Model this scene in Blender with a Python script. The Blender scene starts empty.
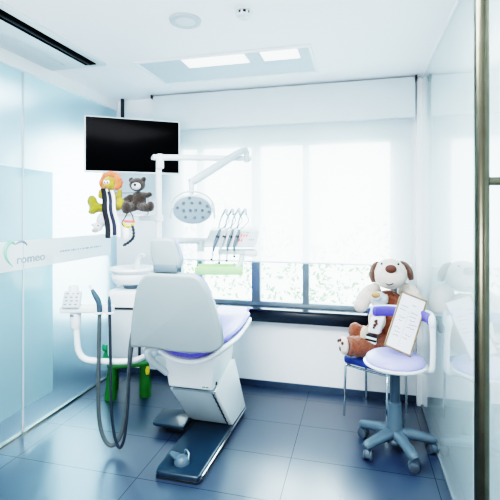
import bpy, bmesh, math, random
from mathutils import Matrix, Vector
random.seed(7)
PI = math.pi
V = Vector
scn = bpy.context.scene
COL = scn.collection

# ------------------------------------------------------------------ materials
def lin(h):
    def c(v):
        v /= 255.0
        return v / 12.92 if v <= 0.04045 else ((v + 0.055) / 1.055) ** 2.4
    return tuple(c(int(h[i:i + 2], 16)) for i in (0, 2, 4))

def mat(name, hexcol, rough=0.5, metal=0.0, spec=0.5, var=0.04, scale=8.0, bump=0.0, bscale=150.0,
        coat=0.0, sheen=0.0, emit=0.0, sss=0.0):
    m = bpy.data.materials.new(name); m.use_nodes = True
    nt = m.node_tree; N = nt.nodes; L = nt.links
    b = N['Principled BSDF']
    c = lin(hexcol)
    tc = N.new('ShaderNodeTexCoord')
    nz = N.new('ShaderNodeTexNoise'); nz.inputs['Scale'].default_value = scale; nz.inputs['Detail'].default_value = 3
    rp = N.new('ShaderNodeValToRGB')
    rp.color_ramp.elements[0].position = 0.3; rp.color_ramp.elements[1].position = 0.7
    rp.color_ramp.elements[0].color = tuple(x * (1 - var) for x in c) + (1,)
    rp.color_ramp.elements[1].color = tuple(min(1, x * (1 + var)) for x in c) + (1,)
    L.new(tc.outputs['Object'], nz.inputs['Vector']); L.new(nz.outputs['Fac'], rp.inputs['Fac'])
    L.new(rp.outputs['Color'], b.inputs['Base Color'])
    b.inputs['Roughness'].default_value = rough
    b.inputs['Metallic'].default_value = metal
    b.inputs['Specular IOR Level'].default_value = spec
    b.inputs['Coat Weight'].default_value = coat
    b.inputs['Coat Roughness'].default_value = 0.08
    if sheen:
        b.inputs['Sheen Weight'].default_value = sheen
        b.inputs['Sheen Roughness'].default_value = 0.6
    if emit:
        L.new(rp.outputs['Color'], b.inputs['Emission Color']); b.inputs['Emission Strength'].default_value = emit
    if bump:
        n2 = N.new('ShaderNodeTexNoise'); n2.inputs['Scale'].default_value = bscale; n2.inputs['Detail'].default_value = 4
        bp = N.new('ShaderNodeBump'); bp.inputs['Strength'].default_value = bump; bp.inputs['Distance'].default_value = 0.01
        L.new(tc.outputs['Object'], n2.inputs['Vector']); L.new(n2.outputs['Fac'], bp.inputs['Height'])
        L.new(bp.outputs['Normal'], b.inputs['Normal'])
    return m

def glass_slab(name, hexcol, rough, coat=1.0, trans=1.0, ior=1.45, milk=0.0):
    m = bpy.data.materials.new(name); m.use_nodes = True
    nt = m.node_tree; N = nt.nodes; L = nt.links
    b = N['Principled BSDF']
    tc = N.new('ShaderNodeTexCoord')
    nz = N.new('ShaderNodeTexNoise'); nz.inputs['Scale'].default_value = 2.0
    mp = N.new('ShaderNodeMapRange')
    mp.inputs['To Min'].default_value = rough * 0.9; mp.inputs['To Max'].default_value = rough * 1.1
    L.new(tc.outputs['Object'], nz.inputs['Vector']); L.new(nz.outputs['Fac'], mp.inputs['Value'])
    L.new(mp.outputs['Result'], b.inputs['Roughness'])
    b.inputs['Base Color'].default_value = lin(hexcol) + (1,)
    b.inputs['Transmission Weight'].default_value = trans * (1 - milk)
    b.inputs['IOR'].default_value = ior
    b.inputs['Coat Weight'].default_value = coat
    b.inputs['Coat Roughness'].default_value = 0.01
    return m

def thin_film(name, hexcol, trans_frac, gloss=0.08, rough=0.1, tint=None, back=0.5):
    """thin sheet: part clear, part diffuse-transmitting, part diffuse, with a soft reflection"""
    m = bpy.data.materials.new(name); m.use_nodes = True
    nt = m.node_tree; N = nt.nodes; L = nt.links
    N.remove(N['Principled BSDF']); out = N['Material Output']
    c = lin(hexcol) + (1,)
    tc = N.new('ShaderNodeTexCoord'); nz = N.new('ShaderNodeTexNoise'); nz.inputs['Scale'].default_value = 60
    rp = N.new('ShaderNodeValToRGB')
    rp.color_ramp.elements[0].color = tuple(x * 0.97 for x in c[:3]) + (1,); rp.color_ramp.elements[1].color = c
    L.new(tc.outputs['Object'], nz.inputs['Vector']); L.new(nz.outputs['Fac'], rp.inputs['Fac'])
    tr = N.new('ShaderNodeBsdfTransparent'); tr.inputs['Color'].default_value = lin(tint or hexcol) + (1,)
    tl = N.new('ShaderNodeBsdfTranslucent'); L.new(rp.outputs['Color'], tl.inputs['Color'])
    df = N.new('ShaderNodeBsdfDiffuse'); L.new(rp.outputs['Color'], df.inputs['Color'])
    gl = N.new('ShaderNodeBsdfGlossy'); gl.inputs['Roughness'].default_value = rough
    m1 = N.new('ShaderNodeMixShader'); m1.inputs[0].default_value = back
    L.new(tl.outputs[0], m1.inputs[1]); L.new(df.outputs[0], m1.inputs[2])
    m2 = N.new('ShaderNodeMixShader'); m2.inputs[0].default_value = trans_frac
    L.new(m1.outputs[0], m2.inputs[1]); L.new(tr.outputs[0], m2.inputs[2])
    m3 = N.new('ShaderNodeMixShader'); m3.inputs[0].default_value = gloss
    L.new(m2.outputs[0], m3.inputs[1]); L.new(gl.outputs[0], m3.inputs[2])
    L.new(m3.outputs[0], out.inputs['Surface'])
    return m

def floor_mat():
    m = bpy.data.materials.new('slate_floor_tiles'); m.use_nodes = True
    nt = m.node_tree; N = nt.nodes; L = nt.links
    b = N['Principled BSDF']
    tc = N.new('ShaderNodeTexCoord'); mp = N.new('ShaderNodeMapping')
    mp.inputs['Location'].default_value = (0.43, -2.36 + 0.45 * 6, 0)
    L.new(tc.outputs['Object'], mp.inputs['Vector'])
    br = N.new('ShaderNodeTexBrick')
    br.offset = 0.0; br.squash = 1.0
    br.inputs['Scale'].default_value = 1.0
    br.inputs['Brick Width'].default_value = 0.9; br.inputs['Row Height'].default_value = 0.45
    br.inputs['Mortar Size'].default_value = 0.0022; br.inputs['Mortar Smooth'].default_value = 0.2
    br.inputs['Color1'].default_value = lin('2a3d53') + (1,); br.inputs['Color2'].default_value = lin('2e435a') + (1,)
    br.inputs['Mortar'].default_value = lin('1a2634') + (1,)
    L.new(mp.outputs['Vector'], br.inputs['Vector'])
    nz = N.new('ShaderNodeTexNoise'); nz.inputs['Scale'].default_value = 3.5; nz.inputs['Detail'].default_value = 6
    L.new(tc.outputs['Object'], nz.inputs['Vector'])
    mx = N.new('ShaderNodeMix'); mx.data_type = 'RGBA'; mx.blend_type = 'MULTIPLY'; mx.inputs[0].default_value = 0.35
    L.new(br.outputs['Color'], mx.inputs[6]); L.new(nz.outputs['Color'], mx.inputs[7])
    L.new(mx.outputs[2], b.inputs['Base Color'])
    mr = N.new('ShaderNodeMapRange'); mr.inputs['To Min'].default_value = 0.24; mr.inputs['To Max'].default_value = 0.36
    L.new(nz.outputs['Fac'], mr.inputs['Value']); L.new(mr.outputs['Result'], b.inputs['Roughness'])
    sb = N.new('ShaderNodeMath'); sb.operation = 'SUBTRACT'; sb.use_clamp = True; sb.inputs[0].default_value = 1.15; L.new(br.outputs['Fac'], sb.inputs[1]); L.new(sb.outputs[0], b.inputs['Specular IOR Level']); b.inputs['IOR'].default_value = 1.75
    bp = N.new('ShaderNodeBump'); bp.inputs['Strength'].default_value = 0.15; bp.inputs['Distance'].default_value = 0.0022
    n2 = N.new('ShaderNodeTexNoise'); n2.inputs['Scale'].default_value = 40; n2.inputs['Detail'].default_value = 5
    L.new(tc.outputs['Object'], n2.inputs['Vector']); L.new(n2.outputs['Fac'], bp.inputs['Height'])
    L.new(bp.outputs['Normal'], b.inputs['Normal'])
    return m

M = {}
M['floor'] = floor_mat()
M['wall'] = mat('white_wall_paint', 'f1f5f8', 0.6, bump=0.02, var=0.01, scale=2)
M['ceiling'] = mat('white_ceiling_paint', 'f7fafc', 0.7, var=0.01, scale=1.5)
M['trimwhite'] = mat('white_trim', 'eef3f5', 0.4, var=0.01)
M['cassette'] = mat('pale_grey_cassette', 'd3dde1', 0.5, var=0.01)
M['baseboard'] = mat('dark_steel_baseboard', '3c5064', 0.3, metal=0.4, var=0.1)
M['frosted'] = glass_slab('frosted_glass', 'bfdff0', 0.32)
M['clear'] = glass_slab('pale_partition_glass', 'e6f5f7', 0.22, milk=0.35)
M['film'] = thin_film('teal_translucent_sheet', 'd6e8ec', 0.5, tint='d8eaef', back=0.4)
M['band'] = thin_film('white_privacy_film', 'fdfefe', 0.12, back=0.4)
M['pane'] = thin_film('window_glass', 'f4fbfb', 0.94, gloss=0.04, rough=0.0)
M['blind'] = thin_film('sheer_blind_fabric', 'e6ebee', 0.2, gloss=0.0, back=0.3)
M['winframe'] = mat('dark_window_frame', '7d8b94', 0.35, metal=0.3, var=0.08)
M['sill'] = mat('dark_window_sill', '1d2b37', 0.25, metal=0.2, var=0.2, scale=4)
M['plastic'] = mat('white_moulded_plastic', 'd8e0e2', 0.3, coat=0.2, var=0.01)
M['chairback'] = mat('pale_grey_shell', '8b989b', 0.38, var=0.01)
M['greyplastic'] = mat('light_grey_plastic', 'b4bfc4', 0.4, var=0.02)
M['midgrey'] = mat('mid_grey_plastic', '66757e', 0.4, var=0.03)
M['dark'] = mat('dark_plastic', '1d252b', 0.4, var=0.05)
M['hose'] = mat('grey_hose_rubber', '465052', 0.45, var=0.06, scale=40)
M['darkhose'] = mat('dark_hose_rubber', '222d36', 0.4, var=0.06, scale=40)
M['purple'] = mat('violet_upholstery', '5a55b8', 0.4, var=0.03, coat=0.1)
M['lavender'] = mat('lavender_upholstery', 'a09fdc', 0.42, var=0.02, coat=0.1)
M['navy'] = mat('blue_vinyl', '2b4488', 0.4, var=0.05)
M['plate'] = mat('dark_blue_base_plate', '0c2838', 0.28, var=0.08, coat=0.25)
M['linkgrey'] = mat('grey_lift_arm_cover', 'b3c2c9', 0.35, var=0.02)
M['steel'] = mat('brushed_steel', 'a9aaa0', 0.22, metal=1.0, var=0.06, scale=30)
M['handle'] = mat('brushed_bronze_steel', '5e5d51', 0.25, metal=1.0, var=0.1, scale=20)
M['chrome'] = mat('chrome', 'b8c4cc', 0.12, metal=1.0, var=0.02)
M['screen'] = mat('black_screen', '020408', 0.12, spec=0.03, var=0.05)
M['stoolgrey'] = mat('blue_grey_plastic', '465a68', 0.4, var=0.03)
M['stooldark'] = mat('dark_gas_lift', '40525f', 0.3, metal=0.3, var=0.03)
M['caster'] = mat('slate_caster_rubber', '3a4854', 0.45, var=0.05)
M['green'] = mat('green_plastic', '0b6a22', 0.4, var=0.05)
M['dkgreen'] = mat('dark_green_plush', '0f7a4c', 0.8, var=0.2, scale=60, bump=0.4)
M['mint'] = mat('pale_green_tray_liner', 'a8dc90', 0.5, var=0.02)
M['acgrille'] = mat('grey_mesh_grille', 'd3dade', 0.6, var=0.03, scale=120)
M['acslot'] = mat('black_air_slot', '0a0d10', 0.9, spec=0.05, var=0.1)
M['panelgrey'] = mat('blue_grey_light_panel', 'c3d0d8', 0.3, var=0.01)
M['panel_reflection'] = mat('glowing_reflection', 'ffffff', 0.4, emit=1.0, var=0.0)
M['lens'] = mat('grey_led_lens', '56656d', 0.3, var=0.05)
M['lamphead'] = mat('lamp_face_grey', '7d8d94', 0.3, var=0.02)
M['red'] = mat('red_display', 'e05a50', 0.5, emit=0.3, var=0.02)
M['yellow'] = mat('yellow_plastic', 'e8d038', 0.5, var=0.05)
M['logogreen'] = mat('pale_green_logo', '82b898', 0.5, var=0.03)
M['logogrey'] = mat('pale_grey_logo', '8894a0', 0.5, var=0.03)
M['ink'] = mat('faint_blue_ink', '28324e', 0.7, var=0.1)
M['paper'] = mat('white_paper', 'd9dee6', 0.7, var=0.01)
M['goldframe'] = mat('thin_tan_frame', '7d6e55', 0.35, metal=0.3, var=0.08, scale=30)
def fur(n, c, var=0.15, sc=45): return mat(n, c, 0.9, spec=0.15, var=var, scale=sc, bump=0.9, bscale=170, sheen=0.35)
M['fur_tan'] = fur('russet_plush_fur', '85492f', 0.3)
M['fur_cream'] = fur('cream_plush_fur', 'd9cfc4', 0.05)
M['fur_dark'] = fur('dark_brown_plush_fur', '5d3826', 0.2)
M['fur_bear'] = fur('grey_brown_plush_fur', '2c2118', 0.4, 60)
M['fur_beige'] = fur('beige_plush_fur', 'cfc2ae', 0.1)
M['fur_lion'] = fur('yellow_plush_fur', 'a08f2e', 0.15)
M['fur_olive'] = fur('olive_plush_fur', '858018', 0.15)
M['fur_orange'] = fur('orange_plush_fur', 'e06f45', 0.12)
M['fur_white'] = fur('white_plush_fur', 'ccd1d4', 0.08)
M['fur_grey'] = fur('grey_plush_fur', 'a39d93', 0.12)
M['nose'] = mat('brown_nose_felt', '5a3325', 0.6, var=0.1, bump=0.2)
M['tan'] = mat('tan_nose_felt', 'b98f5e', 0.6, var=0.1, bump=0.2)
M['black'] = mat('black_cloth', '11161d', 0.7, var=0.15, bump=0.2)
M['navycloth'] = mat('midnight_cloth', '141d33', 0.7, var=0.15, bump=0.2)
M['whitecloth'] = mat('white_cloth', 'eef0f2', 0.8, var=0.02, bump=0.2)
M['pinkcloth'] = mat('pale_pink_cloth', 'efc9b8', 0.8, var=0.05, bump=0.2)
M['leaf'] = mat('pale_outdoor_leaves', '5c8a48', 0.6, var=0.35, scale=6)
M['outground'] = mat('pale_outdoor_paving', 'd5dcd6', 0.8, var=0.05, scale=2)

# ------------------------------------------------------------------ mesh helpers
def T(x, y, z): return Matrix.Translation((x, y, z))
def RZ(d): return Matrix.Rotation(math.radians(d), 4, 'Z')
def RX(d): return Matrix.Rotation(math.radians(d), 4, 'X')
def RY(d): return Matrix.Rotation(math.radians(d), 4, 'Y')

def BM(): return bmesh.new()

def join_tmp(bm, tmp, mtx=None):
    me = bpy.data.meshes.new('tmp'); tmp.to_mesh(me); tmp.free()
    if mtx is not None: me.transform(mtx)
    bm.from_mesh(me); bpy.data.meshes.remove(me)
    return bm

def add_box(bm, c, s, bev=0.0, seg=2, mtx=None):
    t = bmesh.new(); bmesh.ops.create_cube(t, size=1.0)
    for v in t.verts: v.co = V((v.co.x * s[0], v.co.y * s[1], v.co.z * s[2]))
    if bev: bmesh.ops.bevel(t, geom=t.edges[:], offset=bev, segments=seg, profile=0.5, affect='EDGES')
    m = T(*c)
    if mtx is not None: m = mtx @ m
    return join_tmp(bm, t, m)

def add_hex(bm, pts, bev=0.0, seg=2):
    """box from 8 corners: bottom loop 0-3, top loop 4-7"""
    t = bmesh.new(); vs = [t.verts.new(p) for p in pts]
    for f in ((3, 2, 1, 0), (4, 5, 6, 7), (0, 1, 5, 4), (1, 2, 6, 5), (2, 3, 7, 6), (3, 0, 4, 7)): t.faces.new([vs[i] for i in f])
    bmesh.ops.recalc_face_normals(t, faces=t.faces)
    if bev: bmesh.ops.bevel(t, geom=t.edges[:], offset=bev, segments=seg, profile=0.5, affect='EDGES')
    return join_tmp(bm, t)

def smooth_path(pts, n=6):
    P = [V(p) for p in pts]; out = []
    for i in range(len(P) - 1):
        p0 = P[i - 1] if i else P[0] * 2 - P[1]
        p1, p2 = P[i], P[i + 1]
        p3 = P[i + 2] if i + 2 < len(P) else P[-1] * 2 - P[-2]
        for k in range(n):
            t = k / n
            out.append(0.5 * ((2 * p1) + (p2 - p0) * t + (2 * p0 - 5 * p1 + 4 * p2 - p3) * t * t + (3 * p1 - p0 - 3 * p2 + p3) * t ** 3))
    out.append(P[-1]); return out

def add_tube(bm, pts, r, seg=12, smooth=0, cap=True, flat=1.0):
    P = smooth_path(pts, smooth) if smooth else [V(p) for p in pts]
    n = len(P)
    if isinstance(r, (int, float)): R = [r] * n
    else:
        R = []
        for i in range(n):
            f = i / (n - 1) * (len(r) - 1); k = min(int(f), len(r) - 2); R.append(r[k] + (r[k + 1] - r[k]) * (f - k))
    tang = []
    for i in range(n):
        a = P[max(0, i - 1)]; b = P[min(n - 1, i + 1)]; d = (b - a)
        tang.append(d.normalized() if d.length > 1e-9 else V((0, 0, 1)))
    ref = V((0, 0, 1)) if abs(tang[0].z) < 0.9 else V((0, 1, 0))
    u = tang[0].cross(ref).normalized()
    rings = []
    for i in range(n):
        u = (u - tang[i] * u.dot(tang[i]))
        u = u.normalized() if u.length > 1e-6 else tang[i].orthogonal().normalized()
        w = tang[i].cross(u)
        rings.append([bm.verts.new(P[i] + (u * math.cos(2 * PI * k / seg) + w * math.sin(2 * PI * k / seg) * flat) * R[i]) for k in range(seg)])
    for i in range(n - 1):
        for k in range(seg):
            bm.faces.new((rings[i][k], rings[i][(k + 1) % seg], rings[i + 1][(k + 1) % seg], rings[i + 1][k]))
    if cap:
        bm.faces.new(rings[0][::-1]); bm.faces.new(rings[-1])
    return bm

def add_lathe(bm, prof, mtx=None, seg=32, sx=1.0, sy=1.0):
    mtx = mtx or Matrix.Identity(4)
    rings = []
    for r, z in prof:
        if r < 1e-6: rings.append([bm.verts.new(mtx @ V((0, 0, z)))])
        else: rings.append([bm.verts.new(mtx @ V((r * sx * math.cos(2 * PI * k / seg), r * sy * math.sin(2 * PI * k / seg), z))) for k in range(seg)])
    for a, b in zip(rings, rings[1:]):
        for k in range(seg):
            k2 = (k + 1) % seg
            if len(a) == 1 and len(b) == 1: continue
            if len(a) == 1: bm.faces.new((a[0], b[k2], b[k]))
            elif len(b) == 1: bm.faces.new((a[k], a[k2], b[0]))
            else: bm.faces.new((a[k], a[k2], b[k2], b[k]))
    return bm

def add_ball(bm, c, r, mtx=None, u=20, v=12):
    t = bmesh.new(); bmesh.ops.create_uvsphere(t, u_segments=u, v_segments=v, radius=1.0)
    rr = r if hasattr(r, '__len__') else (r, r, r)
    m = T(*c) @ (mtx or Matrix.Identity(4)) @ Matrix.Diagonal((rr[0], rr[1], rr[2], 1))
    return join_tmp(bm, t, m)

def add_prism(bm, poly, h, mtx=None, bev=0.0, seg=2):
    """polygon in local xy, extruded 0..h along local z"""
    t = bmesh.new()
    a = [t.verts.new((p[0], p[1], 0)) for p in poly]; b = [t.verts.new((p[0], p[1], h)) for p in poly]
    n = len(poly)
    f1 = t.faces.new(a[::-1]); f2 = t.faces.new(b)
    for k in range(n): t.faces.new((a[k], a[(k + 1) % n], b[(k + 1) % n], b[k]))
    bmesh.ops.recalc_face_normals(t, faces=t.faces)
    if bev:
        es = list({e for f in (f1, f2) for e in f.edges})
        bmesh.ops.bevel(t, geom=es, offset=bev, segments=seg, profile=0.5, affect='EDGES')
    return join_tmp(bm, t, mtx)

def round_poly(pts, r, n=5):
    out = []; N = len(pts)
    for i in range(N):
        p = V(pts[i]).to_2d(); a = (V(pts[i - 1]).to_2d() - p); b = (V(pts[(i + 1) % N]).to_2d() - p)
        rr = r[i] if hasattr(r, '__len__') else r
        rr = min(rr, a.length * 0.49, b.length * 0.49)
        s = p + a.normalized() * rr; e = p + b.normalized() * rr
        for k in range(n + 1):
            t = k / n
            out.append(((1 - t) ** 2) * s + 2 * t * (1 - t) * p + t * t * e)
    return [(q.x, q.y) for q in out]

def obj(name, bm, m, parent=None, world=False, smooth=True, kind=None, label=None):
    me = bpy.data.meshes.new(name)
    bmesh.ops.recalc_face_normals(bm, faces=bm.faces)
    bm.to_mesh(me); bm.free()
    if smooth:
        me.polygons.foreach_set('use_smooth', [True] * len(me.polygons))
        try: me.set_sharp_from_angle(angle=math.radians(38))
        except Exception: pass
    o = bpy.data.objects.new(name, me); COL.objects.link(o)
    for q in (m if isinstance(m, (list, tuple)) else [m]): me.materials.append(q)
    if parent is not None:
        o.parent = parent
        if world and parent.type == 'EMPTY': o.matrix_parent_inverse = parent.matrix_basis.inverted()
    if kind: o['kind'] = kind
    if label: o['label'] = label
    return o

def thing(name, label, cat, loc=(0, 0, 0), rz=0, group=None):
    o = bpy.data.objects.new(name, None); COL.objects.link(o)
    o.empty_display_size = 0.1
    o.matrix_basis = T(*loc) @ RZ(rz)
    o['label'] = label; o['category'] = cat
    if group: o['group'] = group
    return o

def tag(o, label, cat, group=None):
    o['label'] = label; o['category'] = cat
    if group: o['group'] = group
    return o

def struct(name, bm, m, parent=None, smooth=False):
    return obj(name, bm, m, parent, smooth=smooth, kind='structure')

def copy_tree(o, parent=None):
    c = o.copy(); COL.objects.link(c)
    if parent: c.parent = parent
    for ch in list(o.children): copy_tree(ch, c)
    return c

def bake(o, mods):
    """apply modifiers described by callables, keep one clean mesh"""
    for f in mods: f(o)
    dg = bpy.context.evaluated_depsgraph_get(); dg.update()
    me = bpy.data.meshes.new_from_object(o.evaluated_get(dg))
    o.modifiers.clear(); old = o.data; o.data = me; me.name = o.name
    bpy.data.meshes.remove(old)
    me.polygons.foreach_set('use_smooth', [True] * len(me.polygons))
    return o

FUZZ = bpy.data.textures.new('fuzz', 'CLOUDS'); FUZZ.noise_scale = 0.012; FUZZ.noise_depth = 2
def plush(name, bm, m, parent, vox=0.012, fuzz=0.007, label=None, world=True):
    o = obj(name, bm, m, parent, world=world, label=label)
    def rem(o):
        q = o.modifiers.new('r', 'REMESH'); q.mode = 'VOXEL'; q.voxel_size = vox
        s = o.modifiers.new('s', 'SMOOTH'); s.factor = 0.6; s.iterations = 3
        d = o.modifiers.new('d', 'DISPLACE'); d.texture = FUZZ; d.strength = fuzz; d.mid_level = 0.5
    return bake(o, [rem])

def rot_to(d):
    return V(d).to_track_quat('Z', 'Y').to_matrix().to_4x4()

# ------------------------------------------------------------------ the setting
XL, XR, YB, ZC = -2.425, 0.538, 3.9, 2.815
bm = BM(); add_box(bm, (-1.2, 1.5, -0.05), (8.0, 5.2, 0.1)); struct('floor', bm, M['floor'])
bm = BM(); add_box(bm, (-1.2, 1.5, ZC + 0.05), (8.0, 5.2, 0.1)); struct('ceiling', bm, M['ceiling'])
# window wall, with an opening for the window and one for the neighbouring room's window
WX0, WX1, WZ0, WZ1 = -1.78, 0.345, 0.745, 2.35
NX0, NX1 = -3.45, -2.56
bm = BM()
def wallseg(x0, x1, z0, z1): add_box(bm, ((x0 + x1) / 2, YB + 0.1, (z0 + z1) / 2), (x1 - x0, 0.2, z1 - z0))
wallseg(-5.2, NX0, 0, ZC); wallseg(NX0, NX1, 0, 0.55); wallseg(NX0, NX1, 2.45, ZC)
wallseg(NX1, WX0, 0, ZC); wallseg(WX0, WX1, 0, 0.64); wallseg(WX0, WX1, WZ1, ZC); wallseg(WX1, 2.8, 0, ZC)
struct('wall_back', bm, M['wall'])
bm = BM(); add_box(bm, (-0.95, YB - 0.006, 0.03), (2.95, 0.012, 0.06)); struct('baseboard_back', bm, M['baseboard'])
# left partition: two frosted sheets with a header, teal sheet, printed band
bm = BM(); add_box(bm, (XL - 0.006, 2.62 - 1.0, 1.36), (0.012, 1.995, 2.70)); add_box(bm, (XL - 0.006, 3.26, 1.36), (0.012, 1.27, 2.70))
wl = struct('wall_left', bm, M['frosted'])
bm = BM(); add_box(bm, (XL - 0.02, 2.05, 2.765), (0.06, 3.7, 0.1)); struct('trim_1', bm, M['trimwhite'])
bm = BM(); add_box(bm, (XL, 2.05, 0.008), (0.035, 3.7, 0.016)); struct('trim_2', bm, M['steel'])
bm = BM(); add_box(bm, (XL + 0.004, 2.622, 1.36), (0.014, 0.012, 2.68)); struct('trim_3', bm, M['greyplastic'])
bm = BM(); add_box(bm, (XL + 0.005, 2.49, 1.085), (0.003, 0.9, 1.80)); obj('teal_sheet_panel', bm, M['film'], wl, smooth=False)  # thin translucent teal rectangle over part of the glass
bm = BM(); add_box(bm, (XL + 0.009, 2.92, 1.337), (0.002, 1.70, 0.215)); bandp = obj('privacy_band', bm, M['band'], wl, smooth=False)
# printed logo on the band
def text_mesh(s, size):
    cu = bpy.data.curves.new('txt', 'FONT'); cu.body = s; cu.size = size; cu.extrude = 0.0008; cu.offset = size * 0.012
    o = bpy.data.objects.new('txt', cu); COL.objects.link(o)
    dg = bpy.context.evaluated_depsgraph_get(); dg.update()
    me = bpy.data.meshes.new_from_object(o.evaluated_get(dg)); bpy.data.objects.remove(o)
    return me
def place_text(name, s, size, mtx, m, parent, width=None):
    me = text_mesh(s, size)
    if width:
        xs = [v.co.x for v in me.vertices]; k = width / (max(xs) - min(xs)); me.transform(Matrix.Diagonal((k, 1, 1, 1)))
    me.transform(mtx); me.name = name; me.materials.append(m)
    o = bpy.data.objects.new(name, me); COL.objects.link(o); o.parent = parent
    return o
BASEL = Matrix(((0, 0, 1, XL + 0.012), (1, 0, 0, 0), (0, 1, 0, 0), (0, 0, 0, 1)))   # local x -> world y, local y -> world z
place_text('logo_lettering', 'romeo', 0.088, T(0, 2.553, 1.278) @ BASEL, M['logogrey'], bandp, 0.285)
bm = BM()
add_tube(bm, [(XL + 0.011, 2.545, 1.42), (XL + 0.011, 2.515, 1.440), (XL + 0.011, 2.478, 1.432), (XL + 0.011, 2.452, 1.39), (XL + 0.011, 2.455, 1.34), (XL + 0.011, 2.487, 1.295), (XL + 0.011, 2.525, 1.262)], [0.004, 0.010, 0.013, 0.012, 0.010, 0.006, 0.002], seg=8, smooth=4)
obj('logo_mark', bm, M['logogreen'], bandp)
bm = BM()
add_tube(bm, [(XL + 0.011, 2.545, 1.42), (XL + 0.011, 2.58, 1.436), (XL + 0.011, 2.615, 1.438), (XL + 0.011, 2.65, 1.418), (XL + 0.011, 2.655, 1.40)], [0.003, 0.008, 0.010, 0.006, 0.002], seg=8, smooth=4)
obj('logo_mark', bm, M['logogrey'], bandp)
bm = BM(); y = 3.02
while y < 3.60:
    w = random.choice((0.014, 0.02, 0.026)); add_box(bm, (XL + 0.0115, y + w / 2, 1.328), (0.001, w, random.choice((0.012, 0.016)))); y += w + random.choice((0.008, 0.008, 0.02))
obj('fine_print', bm, M['logogrey'], bandp, smooth=False)
# right partition and the glass door beside the camera
bm = BM(); add_box(bm, (XR + 0.006, 3.615, 1.40), (0.012, 0.45, 2.79)); add_box(bm, (XR + 0.006, 2.80, 1.40), (0.012, 1.175, 2.79))
wr = struct('wall_right', bm, M['clear'])
bm = BM(); add_box(bm, (XR + 0.004, 2.05, 0.008), (0.03, 3.7, 0.016)); struct('trim_4', bm, M['midgrey'])
bm = BM(); add_box(bm, (XR - 0.016, 3.86, 1.405), (0.05, 0.05, 2.81)); struct('trim_5', bm, M['trimwhite'])
bm = BM(); add_box(bm, (XR + 0.006, 2.05, 2.805), (0.03, 3.7, 0.02)); struct('trim_6', bm, M['trimwhite'])
bm = BM(); add_box(bm, (XR + 0.006, 1.66, 1.40), (0.012, 1.08, 2.77)); dr = struct('door_1', bm, M['clear'])
bm = BM(); add_tube(bm, [(0.374, 1.436, 0.25), (0.374, 1.436, 2.55)], 0.0215, 24); ph = obj('pull_handle', bm, M['handle'], dr)
bm = BM()
for z in (0.55, 1.748, 2.42): add_tube(bm, [(0.372, 1.436, z), (XR + 0.001, 1.455, z)], 0.0135, 14)
obj('standoff', bm, M['handle'], ph)
# neighbouring rooms seen through the glass
bm = BM(); add_box(bm, (2.55, 1.5, 1.40), (0.1, 5.2, 2.80)); struct('wall_right_far', bm, M['wall'])
bm = BM(); add_box(bm, (-5.15, 1.5, 1.40), (0.1, 5.2, 2.80)); struct('wall_left_far', bm, M['wall'])

# window
win = bpy.data.objects.new('window_1', None); COL.objects.link(win); win['kind'] = 'structure'
bm = BM()
for z in (WZ0 + 0.03, WZ1 - 0.03): add_box(bm, ((WX0 + WX1) / 2, YB + 0.07, z), (WX1 - WX0, 0.07, 0.06), 0.006)
for x in (WX0 + 0.03, WX1 - 0.03): add_box(bm, (x, YB + 0.07, (WZ0 + WZ1) / 2), (0.06, 0.07, WZ1 - WZ0), 0.006)
obj('window_frame', bm, M['winframe'], win, kind='structure')
MULL = (-1.52, -0.945, -0.465)
for x in MULL:
    bm = BM(); add_box(bm, (x, YB + 0.065, (WZ0 + WZ1) / 2), (0.085 if x == -0.945 else 0.062, 0.075, WZ1 - WZ0 - 0.1), 0.008); obj('mullion', bm, M['winframe'], win, kind='structure')
ed = [WX0 + 0.05] + list(MULL) + [WX1 - 0.05]
for a, b in zip(ed, ed[1:]):
    bm = BM(); add_box(bm, ((a + b) / 2, YB + 0.075, (WZ0 + WZ1) / 2), (b - a - 0.03, 0.006, WZ1 - WZ0 - 0.08)); obj('pane', bm, M['pane'], win, kind='structure', smooth=False)
bm = BM(); add_box(bm, (-0.72, YB - 0.01, 0.69), (2.25, 0.16, 0.105), 0.008); add_box(bm, (-0.72, YB - 0.02, 0.752), (2.29, 0.2, 0.022), 0.005)
obj('window_sill', bm, M['sill'], win, kind='structure')

# outdoors: paving and a pale hedge
bm = BM(); add_box(bm, (-1.5, 9.5, -0.1), (24, 10.6, 0.1)); struct('ground_outside', bm, M['outground'])
bm = BM()
for i in range(2600):
    x = random.uniform(-5.5, 4.0); z = random.uniform(0.0, 1.5 + 0.35 * math.sin(x * 2.1)); y = 7.2 + random.uniform(-0.35, 0.35) + 0.2 * math.sin(x * 5)
    c = V((x, y, z)); s = random.uniform(0.03, 0.07)
    a = V((random.gauss(0, 1), random.gauss(0, 1), random.gauss(0, 1))).normalized(); b = a.orthogonal().normalized()
    bm.faces.new([bm.verts.new(c + q) for q in (a * s, b * s * 0.5, -a * s, -b * s * 0.5)])
h = obj('hedge_leaves', bm, M['leaf'], kind='stuff', smooth=False); h['label'] = 'sunlit pale green hedge outside below the window blind'; h['category'] = 'hedge'

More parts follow.
